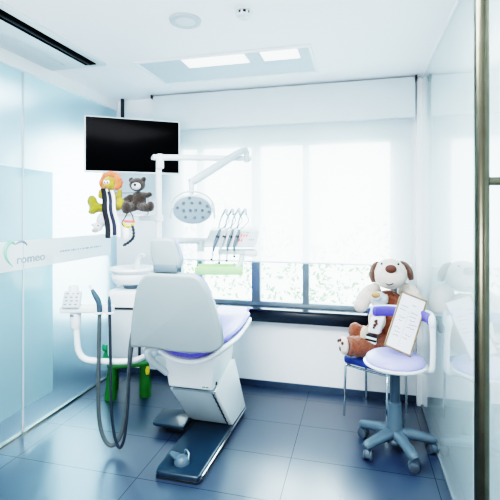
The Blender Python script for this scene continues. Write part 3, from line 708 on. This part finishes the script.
# instrument tray
t = thing('instrument_tray', 'pale green lined tray hanging below the instrument console', 'tray', (-1.04, 3.13, 1.2))
bm = BM(); add_box(bm, (-0.115, -0.04, -0.262), (0.37, 0.20, 0.02), 0.006, 2, DM); obj('tray', bm, M['plastic'], t, world=True)
bm = BM(); add_box(bm, (-0.115, -0.135, -0.245), (0.36, 0.012, 0.062), 0.005, 2, DM); add_box(bm, (-0.115, 0.05, -0.245), (0.36, 0.012, 0.062), 0.005, 2, DM); add_box(bm, (-0.115, -0.043, -0.248), (0.35, 0.175, 0.012), 0.003, 1, DM); obj('liner', bm, M['mint'], t, world=True)

# ------------------------------------------------------------------ toys by the post
t = thing('toy_shelf', 'white bracket shelf with wire rail holding plush toys beside the post', 'shelf', (-1.72, 2.98, 1.62))
bm = BM(); add_tube(bm, [(-1.53, 3.02, 1.611), (-1.66, 2.99, 1.611)], 0.022, 12); obj('bracket', bm, M['plastic'], t, world=True)
bm = BM(); add_box(bm, (0, 0, 0), (0.34, 0.15, 0.016), 0.005, 2, T(-1.745, 2.965, 1.632) @ RZ(16)); obj('shelf_board', bm, M['plastic'], t, world=True)
SM = T(-1.745, 2.965, 1.64) @ RZ(16)
bm = BM(); add_tube(bm, [SM @ V((-0.16, -0.068, 0.0)), SM @ V((-0.16, -0.068, 0.165)), SM @ V((0.17, -0.068, 0.165)), SM @ V((0.17, -0.068, 0.0))], 0.0045, 8); obj('wire_rail', bm, M['midgrey'], t, world=True)

# brown bear
bx = thing('plush_bear', 'small grey-brown plush bear with white muzzle sitting on the shelf', 'plush toy', (-1.64, 2.93, 1.66))
bm = BM()
add_ball(bm, (-1.655, 2.94, 1.745), (0.062, 0.05, 0.075))
add_tube(bm, [(-1.70, 2.92, 1.78), (-1.735, 2.88, 1.74), (-1.725, 2.855, 1.715)], [0.026, 0.026, 0.022], 10, 3)
add_tube(bm, [(-1.62, 2.93, 1.79), (-1.575, 2.925, 1.785), (-1.54, 2.93, 1.80)], [0.024, 0.022, 0.018], 10, 3)
add_tube(bm, [(-1.63, 2.92, 1.70), (-1.57, 2.90, 1.69), (-1.535, 2.90, 1.695)], [0.035, 0.034, 0.034], 10, 3); add_ball(bm, (-1.53, 2.895, 1.70), (0.028, 0.03, 0.04))
add_tube(bm, [(-1.68, 2.92, 1.70), (-1.70, 2.86, 1.685)], [0.036, 0.036], 10); add_ball(bm, (-1.705, 2.845, 1.69), (0.042, 0.03, 0.048))
plush('body', bm, M['fur_bear'], bx, 0.008, 0.008)
bm = BM(); add_ball(bm, (-1.655, 2.92, 1.868), (0.062, 0.055, 0.052)); add_ball(bm, (-1.712, 2.93, 1.905), (0.022, 0.014, 0.024)); add_ball(bm, (-1.605, 2.93, 1.91), (0.020, 0.014, 0.022)); hb_ = plush('head', bm, M['fur_bear'], bx, 0.007, 0.007)
bm = BM(); add_ball(bm, (-1.638, 2.872, 1.853), (0.038, 0.028, 0.030)); mz = plush('muzzle', bm, M['fur_white'], hb_, 0.006, 0.003)
bm = BM(); add_ball(bm, (-1.632, 2.844, 1.862), (0.012, 0.009, 0.010)); obj('nose', bm, M['dark'], mz)
for x, y in ((-1.672, 2.868), (-1.622, 2.862)):
    bm = BM(); add_ball(bm, (x, y, 1.885), 0.006, u=10, v=8); obj('eye', bm, M['dark'], hb_)

# yellow lion with an orange mane
lx = thing('plush_lion', 'yellow plush with an orange fluffy mane and olive limbs on the shelf', 'plush toy', (-1.85, 2.88, 1.66))
bm = BM()
add_ball(bm, (-1.845, 2.885, 1.745), (0.055, 0.045, 0.09))
add_tube(bm, [(-1.875, 2.88, 1.80), (-1.915, 2.855, 1.775), (-1.905, 2.85, 1.83)], [0.022, 0.022, 0.02], 10, 4)
add_tube(bm, [(-1.81, 2.89, 1.78), (-1.77, 2.88, 1.77), (-1.765, 2.875, 1.83)], [0.02, 0.02, 0.018], 10, 4)
plush('body', bm, M['fur_lion'], lx, 0.008, 0.006)
bm = BM(); add_tube(bm, [(-1.85, 2.87, 1.69), (-1.91, 2.84, 1.69), (-1.955, 2.83, 1.70)], [0.032, 0.035, 0.04], 10, 3); add_ball(bm, (-1.968, 2.825, 1.735), (0.042, 0.03, 0.055), RY(-15)); add_tube(bm, [(-1.965, 2.82, 1.70), (-1.945, 2.81, 1.665), (-1.985, 2.81, 1.66)], [0.03, 0.028, 0.02], 10, 3); plush('leg', bm, M['fur_olive'], lx, 0.008, 0.006, label='olive green leg with large foot')
bm = BM(); add_tube(bm, [(-1.83, 2.87, 1.69), (-1.77, 2.86, 1.70), (-1.745, 2.85, 1.72)], [0.03, 0.034, 0.036], 10, 3); add_ball(bm, (-1.74, 2.84, 1.725), (0.036, 0.028, 0.045)); plush('leg', bm, M['fur_lion'], lx, 0.008, 0.006)
bm = BM(); add_ball(bm, (-1.845, 2.865, 1.875), (0.055, 0.046, 0.058)); add_ball(bm, (-1.84, 2.825, 1.85), (0.026, 0.022, 0.02)); hl = plush('head', bm, M['fur_lion'], lx, 0.007, 0.003)
bm = BM()
for k in range(15):
    a = math.radians(-35 + k * 250 / 14); rr = 0.026 + 0.004 * (k % 2)
    add_ball(bm, (-1.845 + 0.072 * math.cos(a), 2.882 + 0.008 * (k % 3 - 1), 1.885 + 0.062 * math.sin(a)), (rr, 0.03, rr), u=12, v=8)
plush('mane', bm, M['fur_orange'], hl, 0.008, 0.01, label='orange fluffy mane')
for x, p in ((-1.858, 1), (-1.832, 1)):
    bm = BM(); add_ball(bm, (x, 2.822, 1.885), (0.013, 0.009, 0.015), u=12, v=8); ey = obj('eye', bm, M['whitecloth'], hl, label='white eye')
    bm = BM(); add_ball(bm, (x + 0.003, 2.814, 1.882), (0.005, 0.004, 0.008), u=10, v=8); obj('pupil', bm, M['dark'], ey)
bm = BM(); add_ball(bm, (-1.838, 2.803, 1.856), (0.011, 0.008, 0.009), u=12, v=8); obj('nose', bm, M['fur_orange'], hl, label='orange nose')

# white plush hanging below the lion
wx = thing('plush_lamb', 'small white and grey plush hanging head down below the yellow plush', 'plush toy', (-1.87, 2.84, 1.52))
bm = BM(); add_ball(bm, (-1.862, 2.85, 1.600), (0.05, 0.04, 0.062), RY(25)); add_tube(bm, [(-1.85, 2.845, 1.64), (-1.83, 2.84, 1.68)], [0.02, 0.016], 10); add_tube(bm, [(-1.84, 2.84, 1.60), (-1.80, 2.83, 1.56)], [0.022, 0.018], 10); plush('body', bm, M['fur_white'], wx, 0.008, 0.007)
bm = BM(); add_ball(bm, (-1.892, 2.835, 1.545), (0.04, 0.034, 0.034), RY(30)); add_ball(bm, (-1.935, 2.83, 1.56), (0.018, 0.012, 0.014)); hw = plush('head', bm, M['fur_white'], wx, 0.007, 0.005)
bm = BM(); add_ball(bm, (-1.90, 2.81, 1.518), (0.03, 0.026, 0.02)); mzw = plush('muzzle', bm, M['fur_grey'], hw, 0.007, 0.004, label='grey muzzle')
bm = BM(); add_ball(bm, (-1.872, 2.805, 1.556), 0.006, u=10, v=8); obj('eye', bm, M['dark'], hw)

wx.location += V((-0.028, -0.008, 0.0)); bx.location += V((0.015, 0.0, 0.0))

# striped cloth hanging in front
sx_ = thing('striped_scarf', 'long black and white striped scarf hanging in front of the toys', 'scarf', (-1.80, 2.81, 1.48))
def ribbon(name, x0, x1, z0, z1, y, m, wob, parent):
    bm = BM(); n = 14; fr = []; bk_ = []
    for i in range(n + 1):
        f = i / n; xa = x0[0] + (x0[1] - x0[0]) * f + wob * math.sin(f * 9); xb = x1[0] + (x1[1] - x1[0]) * f + wob * math.sin(f * 9 + 1)
        z = z0 + (z1 - z0) * f; yy = y + 0.006 * math.sin(f * 11)
        fr.append((bm.verts.new((xa, yy, z)), bm.verts.new(((xa + xb) / 2, yy - 0.006, z)), bm.verts.new((xb, yy, z))))
        bk_.append((bm.verts.new((xa, yy + 0.006, z)), bm.verts.new((xb, yy + 0.006, z))))
    for i in range(n):
        a, b = fr[i], fr[i + 1]; c, d = bk_[i], bk_[i + 1]
        bm.faces.new((a[0], a[1], b[1], b[0])); bm.faces.new((a[1], a[2], b[2], b[1])); bm.faces.new((c[0], d[0], d[1], c[1]))
        bm.faces.new((a[0], b[0], d[0], c[0])); bm.faces.new((a[2], c[1], d[1], b[2]))
    bm.faces.new((fr[0][0], bk_[0][0], bk_[0][1], fr[0][2], fr[0][1])); bm.faces.new((fr[n][0], fr[n][1], fr[n][2], bk_[n][1], bk_[n][0]))
    return obj(name, bm, m, parent, world=True)
ribbon('black_stripe', (-1.872, -1.828), (-1.832, -1.785), 1.835, 1.462, 2.786, M['black'], 0.002, sx_)
ribbon('white_stripe', (-1.832, -1.785), (-1.818, -1.766), 1.83, 1.475, 2.790, M['whitecloth'], 0.002, sx_)
ribbon('black_stripe', (-1.818, -1.766), (-1.795, -1.735), 1.81, 1.485, 2.787, M['navycloth'], 0.003, sx_)
ribbon('white_stripe', (-1.795, -1.735), (-1.772, -1.70), 1.82, 1.472, 2.792, M['whitecloth'], 0.003, sx_)
# lanyard of trinkets
lz = thing('trinket_lanyard', 'bunch of trinkets with red bar and white pouch hanging under bear', 'lanyard', (-1.69, 2.88, 1.49))
bm = BM(); add_tube(bm, [(-1.70, 2.885, 1.66), (-1.725, 2.88, 1.61), (-1.745, 2.875, 1.57), (-1.70, 2.87, 1.54), (-1.65, 2.87, 1.565), (-1.655, 2.88, 1.62), (-1.68, 2.885, 1.66)], 0.004, 8, 6); obj('cord', bm, M['black'], lz, world=True)
bm = BM(); add_tube(bm, [(-1.72, 2.866, 1.586), (-1.64, 2.88, 1.585)], 0.010, 10); obj('red_bar', bm, M['red'], lz, world=True)
bm = BM(); add_tube(bm, [(-1.725, 2.862, 1.575), (-1.705, 2.86, 1.552), (-1.66, 2.867, 1.552), (-1.64, 2.872, 1.575)], 0.007, 10, 5); obj('yellow_band', bm, M['yellow'], lz, world=True)
bm = BM(); add_ball(bm, (-1.715, 2.87, 1.492), (0.04, 0.018, 0.052)); obj('pouch', bm, M['whitecloth'], lz, world=True)
bm = BM()
pth = smooth_path([(-1.655, 2.87, 1.56), (-1.64, 2.865, 1.51), (-1.64, 2.86, 1.465), (-1.675, 2.86, 1.43), (-1.72, 2.86, 1.405)], 4)
for k, p in enumerate(pth): add_ball(bm, p, 0.0125 if k % 2 else 0.009, u=10, v=8)
obj('bead_string', bm, M['dark'], lz, world=True)

# ------------------------------------------------------------------ green child's stool and the green toy
t = thing('child_stool', 'green plastic child stool with thick tapered legs behind the white arm', 'stool', (-2.035, 3.47, 0), 27)
bm = BM(); add_prism(bm, round_poly([(-0.18, -0.15), (0.18, -0.15), (0.18, 0.15), (-0.18, 0.15)], 0.05), 0.035, T(0, 0, 0.275), 0.012, 3); obj('seat', bm, M['green'], t)
for sx in (-1, 1):
    for sy in (-1, 1):
        bm = BM(); add_tube(bm, [(sx * 0.135, sy * 0.10, 0.285), (sx * 0.15, sy * 0.115, 0.0)], [0.038, 0.052], 20); obj('leg', bm, M['green'], t)
bm = BM(); add_lathe(bm, [(0, 0.0), (0.014, 0.002), (0.02, 0.04), (0.012, 0.07), (0, 0.075)], T(0.17, -0.165, 0.21), 12, 1, 0.6); obj('yellow_tag', bm, M['yellow'], t)
t = thing('plush_frog', 'little dark green soft toy perched on the green child stool', 'plush toy', (-2.13, 3.40, 0.31))
bm = BM(); add_ball(bm, (-2.135, 3.39, 0.355), (0.036, 0.034, 0.05)); add_tube(bm, [(-2.12, 3.37, 0.33), (-2.09, 3.34, 0.335)], [0.018, 0.02], 10); add_tube(bm, [(-2.15, 3.37, 0.33), (-2.17, 3.345, 0.335)], [0.018, 0.02], 10); add_tube(bm, [(-2.115, 3.38, 0.385), (-2.085, 3.365, 0.40)], [0.014, 0.012], 10); plush('body', bm, M['dkgreen'], t, 0.007, 0.003)
bm = BM(); add_ball(bm, (-2.14, 3.375, 0.425), (0.034, 0.03, 0.028)); add_ball(bm, (-2.16, 3.365, 0.452), 0.012); add_ball(bm, (-2.122, 3.365, 0.452), 0.012); plush('head', bm, M['dkgreen'], t, 0.006, 0.002)

t.location += V((-0.06, -0.02, 0.0))

# ------------------------------------------------------------------ guest chair
GX, GY, GR = 0.15, 3.60, -28
t = thing('guest_chair', 'low blue vinyl chair with chrome legs under the big plush dog', 'chair', (GX, GY, 0), GR)
bm = BM(); add_box(bm, (0, 0.0, 0.458), (0.38, 0.40, 0.065), 0.024, 4); obj('seat', bm, M['navy'], t)
bm = BM(); add_box(bm, (0, 0.195, 0.69), (0.34, 0.03, 0.26), 0.016, 4, T(0, 0, 0)); obj('backrest', bm, M['navy'], t)
for sx in (-1, 1):
    bm = BM(); add_tube(bm, [(sx * 0.17, -0.165, 0.425), (sx * 0.178, -0.18, 0.40), (sx * 0.18, -0.20, 0.0)], 0.0105, 12); obj('leg', bm, M['chrome'], t)
    bm = BM(); add_tube(bm, [(sx * 0.17, 0.16, 0.42), (sx * 0.178, 0.175, 0.40), (sx * 0.18, 0.185, 0.0)], 0.0105, 12); obj('leg', bm, M['chrome'], t)
    bm = BM(); add_tube(bm, [(sx * 0.17, 0.16, 0.43), (sx * 0.16, 0.21, 0.50), (sx * 0.15, 0.218, 0.78)], 0.010, 12, 4); obj('back_post', bm, M['chrome'], t)
bm = BM()
for a, b in (((-0.17, -0.165), (0.17, -0.165)), ((-0.17, 0.16), (0.17, 0.16)), ((-0.17, -0.165), (-0.17, 0.16)), ((0.17, -0.165), (0.17, 0.16))): add_tube(bm, [(a[0], a[1], 0.402), (b[0], b[1], 0.402)], 0.009, 10)
obj('seat_frame', bm, M['chrome'], t)

# ------------------------------------------------------------------ big plush dog on the guest chair
d = thing('plush_dog', 'big russet and cream plush dog sitting on the blue chair', 'plush toy', (0.22, 3.66, 0.463))
bm = BM()
add_ball(bm, (0.235, 3.665, 0.66), (0.15, 0.115, 0.20)); add_ball(bm, (0.25, 3.67, 0.83), (0.135, 0.10, 0.14))
add_tube(bm, [(0.20, 3.60, 0.56), (0.08, 3.50, 0.545), (-0.03, 3.44, 0.55), (-0.075, 3.418, 0.56)], [0.085, 0.085, 0.08, 0.075], 16, 4)
add_tube(bm, [(0.20, 3.66, 0.57), (0.10, 3.655, 0.58), (0.00, 3.65, 0.605)], [0.08, 0.078, 0.065], 16, 4); add_ball(bm, (-0.02, 3.64, 0.62), (0.055, 0.06, 0.07))
body = plush('body', bm, M['fur_tan'], d, 0.011, 0.02)
bm = BM(); add_ball(bm, (-0.105, 3.405, 0.56), (0.034, 0.062, 0.072), RZ(28)); plush('foot', bm, M['fur_cream'], d, 0.009, 0.006, label='cream foot sole')
bm = BM()
for q in ((0.035, 0.03), (0.0, 0.045), (-0.035, 0.03), (0.0, -0.02)): add_ball(bm, (-0.131 - 0.1 * 0.0 + q[0] * 0.45, 3.395 - q[0] * 0.9, 0.56 + q[1]), (0.012, 0.013, 0.014 if q[1] > 0 else 0.024), u=10, v=8)
obj('paw_pad', bm, M['fur_dark'], d, world=True)
bm = BM(); add_tube(bm, [(0.16, 3.66, 0.985), (0.10, 3.60, 0.955), (0.05, 3.55, 0.905), (0.035, 3.52, 0.86)], [0.05, 0.06, 0.064, 0.055], 14, 5); add_ball(bm, (0.025, 3.515, 0.86), (0.058, 0.05, 0.055)); plush('arm', bm, M['fur_cream'], d, 0.011, 0.018, label='cream arm')
bm = BM(); add_tube(bm, [(0.345, 3.67, 0.99), (0.42, 3.63, 0.96), (0.455, 3.60, 0.89), (0.45, 3.57, 0.82)], [0.055, 0.066, 0.068, 0.055], 14, 5); plush('arm', bm, M['fur_cream'], d, 0.011, 0.018, label='cream arm')
bm = BM(); add_ball(bm, (0.25, 3.63, 1.075), (0.135, 0.115, 0.125)); add_ball(bm, (0.24, 3.535, 1.06), (0.118, 0.09, 0.095)); add_ball(bm, (0.24, 3.525, 1.105), (0.08, 0.07, 0.065)); hd_ = plush('head', bm, M['fur_cream'], d, 0.011, 0.014, label='cream head')
bm = BM(); add_tube(bm, [(0.165, 3.66, 1.165), (0.128, 3.645, 1.13), (0.112, 3.635, 1.06), (0.122, 3.63, 1.00)], [0.03, 0.042, 0.05, 0.036], 12, 5, flat=0.55); plush('ear', bm, M['fur_dark'], hd_, 0.009, 0.008, label='dark brown drooping ear')
bm = BM(); add_tube(bm, [(0.330, 3.665, 1.17), (0.37, 3.65, 1.145), (0.40, 3.64, 1.09), (0.415, 3.635, 1.03)], [0.03, 0.044, 0.05, 0.034], 12, 5, flat=0.55); plush('ear', bm, M['fur_dark'], hd_, 0.009, 0.008, label='dark brown drooping ear')
bm = BM(); add_ball(bm, (0.243, 3.462, 1.136), (0.044, 0.028, 0.034)); nz = obj('nose', bm, M['nose'], hd_)
bm = BM(); add_tube(bm, [(0.205, 3.462, 1.022), (0.225, 3.452, 1.012), (0.24, 3.450, 1.016), (0.26, 3.456, 1.024)], 0.004, 8, 4); obj('mouth', bm, M['dark'], hd_)
for x in (0.178, 0.305):
    bm = BM(); add_ball(bm, (x, 3.530, 1.168), 0.009, u=12, v=8); obj('eye', bm, M['dark'], hd_)

hd_.location = (0.01, 0.0, 0.035)
d.location += V((0.004, 0.0, 0.04))

# small plush dog in its lap
s = thing('plush_puppy', 'small white plush puppy with tan nose in the big dog\'s lap', 'plush toy', (0.15, 3.50, 0.63))
bm = BM(); add_ball(bm, (0.168, 3.525, 0.925), (0.068, 0.058, 0.066)); add_ball(bm, (0.15, 3.478, 0.955), (0.04, 0.035, 0.036)); hs = plush('head', bm, M['fur_white'], s, 0.009, 0.005)
bm = BM(); add_ball(bm, (0.142, 3.452, 0.975), (0.034, 0.022, 0.024)); obj('nose', bm, M['tan'], hs, label='tan nose')
for x, y in ((0.115, 3.53), (0.225, 3.535)):
    bm = BM(); add_ball(bm, (x, y, 0.93), (0.02, 0.016, 0.045)); plush('ear', bm, M['fur_beige'], hs, 0.008, 0.004)
bm = BM(); add_ball(bm, (0.155, 3.51, 0.77), (0.07, 0.055, 0.10)); plush('body', bm, M['fur_beige'], s, 0.009, 0.005)
bm = BM(); add_hex(bm, [(0.075, 3.445, 0.675), (0.165, 3.455, 0.66), (0.19, 3.50, 0.66), (0.09, 3.50, 0.68), (0.11, 3.45, 0.80), (0.215, 3.46, 0.80), (0.215, 3.50, 0.80), (0.11, 3.50, 0.80)], 0.012, 3); shirt = obj('shirt', bm, M['whitecloth'], s, world=True)
bm = BM(); q = [(0.143, 0.765, 0.014), (0.150, 0.748, 0.010), (0.135, 0.735, 0.014), (0.128, 0.716, 0.010), (0.150, 0.775, 0.008)]
for x, z, r in q: add_ball(bm, (x, 3.449, z), (r, 0.006, r), u=10, v=8)
obj('printed_figure', bm, M['fur_dark'], shirt, label='brown printed animal figure')
for k in range(4):
    bm = BM(); add_hex(bm, [(0.068 - 0.003 * k, 3.43, 0.652 - 0.017 * k), (0.15 - 0.003 * k, 3.435, 0.635 - 0.017 * k), (0.15, 3.47, 0.64 - 0.017 * k), (0.07, 3.47, 0.652 - 0.017 * k),
                            (0.070 - 0.003 * k, 3.43, 0.668 - 0.017 * k), (0.153 - 0.003 * k, 3.435, 0.651 - 0.017 * k), (0.153, 3.47, 0.655 - 0.017 * k), (0.072, 3.47, 0.668 - 0.017 * k)], 0.002, 1)
    obj('trouser_stripe', bm, M['black'] if k % 2 == 0 else M['whitecloth'], s, world=True)
bm = BM(); add_ball(bm, (0.055, 3.46, 0.665), (0.030, 0.03, 0.06), RY(12)); plush('paw', bm, M['fur_beige'], s, 0.008, 0.004)

s.location += V((0.0, 0.0, 0.03))

# ------------------------------------------------------------------ operator stool
t = thing('operator_stool', 'lavender round operator stool on a grey five-armed caster base', 'stool', (0.255, 3.08, 0), 0)
bm = BM(); add_lathe(bm, [(0.0, 0.628), (0.10, 0.632), (0.17, 0.626), (0.198, 0.608), (0.205, 0.588), (0.195, 0.566), (0.0, 0.56)], T(0, 0, 0.04) @ Matrix.Diagonal((0.97, 0.97, 1, 1)), 40); o = obj('seat', bm, M['lavender'], t)
bm = BM(); add_lathe(bm, [(0.0, 0.545), (0.10, 0.535), (0.19, 0.548), (0.216, 0.562), (0.218, 0.572), (0.205, 0.578), (0.0, 0.565)], T(0, 0, 0.04) @ Matrix.Diagonal((0.97, 0.97, 1, 1)), 40); obj('seat_shell', bm, M['plastic'], t)
bm = BM(); add_box(bm, (0, 0, 0.565), (0.20, 0.14, 0.04), 0.012, 3); obj('mechanism', bm, M['plastic'], t)
bm = BM(); add_tube(bm, [(0, 0, 0.56), (0, 0, 0.335)], 0.034, 20); obj('gas_lift', bm, M['stooldark'], t)
bm = BM(); add_lathe(bm, [(0.036, 0.34), (0.044, 0.335), (0.046, 0.30), (0.056, 0.12), (0.075, 0.085), (0.07, 0.07), (0, 0.07)], None, 28); obj('column_sleeve', bm, M['stoolgrey'], t)
for k in range(5):
    a = math.radians(-67 + 72 * k); c, s_ = math.cos(a), math.sin(a)
    bm = BM()
    add_tube(bm, [(0.02 * c, 0.02 * s_, 0.125), (0.10 * c, 0.10 * s_, 0.122), (0.19 * c, 0.19 * s_, 0.108), (0.245 * c, 0.245 * s_, 0.098), (0.268 * c, 0.268 * s_, 0.088)], [0.045, 0.042, 0.036, 0.035, 0.024], 14, 4, flat=0.85)
    ar = obj('base_arm', bm, M['stoolgrey'], t)
    cm = T(0.245 * c, 0.245 * s_, 0.0) @ RZ(math.degrees(a) + 70 + 37 * k)
    bm = BM(); add_tube(bm, [(0.245 * c, 0.245 * s_, 0.10), (0.245 * c, 0.245 * s_, 0.035)], 0.010, 10); add_lathe(bm, [(0.0, -0.012), (0.034, -0.012), (0.036, 0.0), (0.034, 0.012), (0, 0.012)], cm @ T(0, 0, 0.042) @ RX(90), 18); cs = obj('caster', bm, M['stoolgrey'], t)
    for sy in (-1, 1):
        bm = BM(); add_lathe(bm, [(0.0, -0.009), (0.03, -0.009), (0.034, -0.004), (0.034, 0.006), (0.028, 0.010), (0, 0.011)], cm @ T(0, sy * 0.021, 0.034) @ RX(-90 * sy), 20); obj('wheel', bm, M['caster'], cs)
# curved torso rest and its arm
arc = [math.radians(x) for x in range(-14, 136, 8)]
bm = BM(); rows = []
for a in arc:
    rows.append([( (0.243 - dx) * math.cos(a), (0.243 - dx) * math.sin(a) * 0.85, z + 0.055) for dx, z in ((0.0, 0.835), (0.035, 0.828), (0.042, 0.87), (0.035, 0.91), (0.0, 0.905))])
vr = [[bm.verts.new(p) for p in r] for r in rows]
for r0, r1 in zip(vr, vr[1:]):
    for i in range(5): bm.faces.new((r0[i], r0[(i + 1) % 5], r1[(i + 1) % 5], r1[i]))
bm.faces.new(vr[0]); bm.faces.new(vr[-1][::-1])
o = obj('torso_rest', bm, M['purple'], t); bake(o, [sub2])
bm = BM(); rows = []
for a in arc:
    rows.append([((0.243 + dx) * math.cos(a), (0.243 + dx) * math.sin(a) * 0.85, z + 0.055) for dx, z in ((-0.006, 0.825), (0.010, 0.825), (0.018, 0.87), (0.010, 0.915), (-0.006, 0.915))])
vr = [[bm.verts.new(p) for p in r] for r in rows]
for r0, r1 in zip(vr, vr[1:]):
    for i in range(5): bm.faces.new((r0[i], r0[(i + 1) % 5], r1[(i + 1) % 5], r1[i]))
bm.faces.new(vr[0]); bm.faces.new(vr[-1][::-1])
o = obj('torso_rest_shell', bm, M['plastic'], t); bake(o, [sub2])
bm = BM(); add_ball(bm, (0.232, -0.055, 0.923), (0.024, 0.028, 0.05)); obj('end_cap', bm, M['plastic'], t)
bm = BM(); add_tube(bm, [(0.234, -0.05, 0.895), (0.240, -0.04, 0.79), (0.240, -0.03, 0.64), (0.228, -0.02, 0.585), (0.16, 0.0, 0.57)], [0.020, 0.019, 0.019, 0.02, 0.02], 14, 5); obj('rest_arm', bm, M['plastic'], t)

# ------------------------------------------------------------------ framed sheet leaning on the stool
BLp = V((0.178, 3.033, 0.738)); u = V((0.18, -0.006, -0.066)).normalized(); v0 = V((0.141, 0.19, 0.36)); vv = (v0 - u * v0.dot(u)).normalized(); nn = u.cross(vv).normalized()
FW, FH = 0.186, 0.415
FM = Matrix(((u.x, vv.x, nn.x, BLp.x), (u.y, vv.y, nn.y, BLp.y), (u.z, vv.z, nn.z, BLp.z), (0, 0, 0, 1)))
t = thing('framed_certificate', 'thin tan framed white sheet of handwriting leaning tilted on the stool', 'picture frame', FM @ V((FW / 2, 0, 0)))
bm = BM()
add_box(bm, (FW / 2, 0.006, 0), (FW, 0.012, 0.016), 0.003, 2, FM); add_box(bm, (FW / 2, FH - 0.006, 0), (FW, 0.012, 0.016), 0.003, 2, FM)
add_box(bm, (0.006, FH / 2, 0), (0.012, FH, 0.016), 0.003, 2, FM); add_box(bm, (FW - 0.006, FH / 2, 0), (0.012, FH, 0.016), 0.003, 2, FM)
obj('frame', bm, M['goldframe'], t, world=True)
bm = BM(); add_box(bm, (FW / 2, FH / 2, -0.001), (FW - 0.018, FH - 0.018, 0.008), mtx=FM); sh = obj('sheet', bm, M['paper'], t, world=True, smooth=False)
bm = BM()
for r in range(11):
    for cidx in range(2):
        if random.random() < 0.22 or (r < 3 and cidx == 0 and r == 0): continue
        x0 = 0.03 + cidx * 0.075 + random.uniform(-0.008, 0.008); yy = FH - 0.045 - r * 0.027; n = random.randint(6, 11)
        pts = [FM @ V((x0 + i * 0.0055, yy + random.uniform(-0.005, 0.005), 0.0036)) for i in range(n)]
        add_tube(bm, pts, 0.0017, 5, 2)
add_tube(bm, [FM @ V((FW / 2 - 0.005, 0.03, 0.0036)), FM @ V((FW / 2 - 0.002, 0.30, 0.0036))], 0.0006, 5)
obj('handwriting', bm, M['ink'], sh, smooth=False)

# ------------------------------------------------------------------ light, camera
w = bpy.data.worlds.new('World'); scn.world = w; w.use_nodes = True
nt = w.node_tree; N = nt.nodes; L = nt.links
bg = N['Background']
tc = N.new('ShaderNodeTexCoord'); sp = N.new('ShaderNodeSeparateXYZ'); L.new(tc.outputs['Generated'], sp.inputs[0])
mr = N.new('ShaderNodeMapRange'); mr.inputs['From Min'].default_value = -0.4; mr.inputs['From Max'].default_value = 0.4
mr.inputs['To Min'].default_value = 0.6; mr.inputs['To Max'].default_value = 8.0
L.new(sp.outputs['Y'], mr.inputs['Value']); L.new(mr.outputs['Result'], bg.inputs['Strength'])
bg.inputs['Color'].default_value = (0.90, 0.97, 1.0, 1)

def area(name, loc, rot, sx, sy, p, col=(1, 1, 1)):
    l = bpy.data.lights.new(name, 'AREA'); l.shape = 'RECTANGLE'; l.size = sx; l.size_y = sy; l.energy = p; l.color = col
    o = bpy.data.objects.new(name, l); COL.objects.link(o); o.location = loc; o.rotation_euler = rot
    return o
area('overhead_fill', (-0.95, 1.2, 2.78), (0, 0, 0), 1.8, 1.2, 70, (0.95, 0.98, 1))  # added fill above the frame, brightens floor and room
area('ceiling_fill', (-0.9, -0.9, 1.3), (math.radians(150), 0, 0), 1.6, 0.6, 45, (0.97, 0.99, 1))  # added fill behind the camera, aimed up to brighten the ceiling
area('left_glass_fill', (-3.8, 2.6, 2.75), (0, 0, 0), 1.6, 1.6, 20, (0.93, 0.98, 1))  # added light in the next room so the frosted glass glows
area('right_glass_fill', (1.5, 2.6, 2.75), (0, 0, 0), 1.2, 1.6, 40, (0.93, 0.98, 1))  # added light beyond the right glass to keep it pale

cam = bpy.data.cameras.new('Camera'); co = bpy.data.objects.new('Camera', cam); COL.objects.link(co)
co.location = (0, 0, 1.65); co.rotation_euler = (math.radians(90), 0, math.radians(14.3))
cam.sensor_width = 36.0; cam.lens = 36.0 * 420.0 / 500.0
cam.shift_y = -(250 - 213) / 500.0
cam.clip_start = 0.05; cam.clip_end = 100
scn.camera = co
scn.view_settings.view_transform = 'Filmic'
scn.view_settings.look = 'Very High Contrast'
scn.view_settings.exposure = 0.9
scn.view_settings.gamma = 1.0
scn.cycles.use_denoising = True
scn.cycles.max_bounces = 10
scn.cycles.transparent_max_bounces = 12
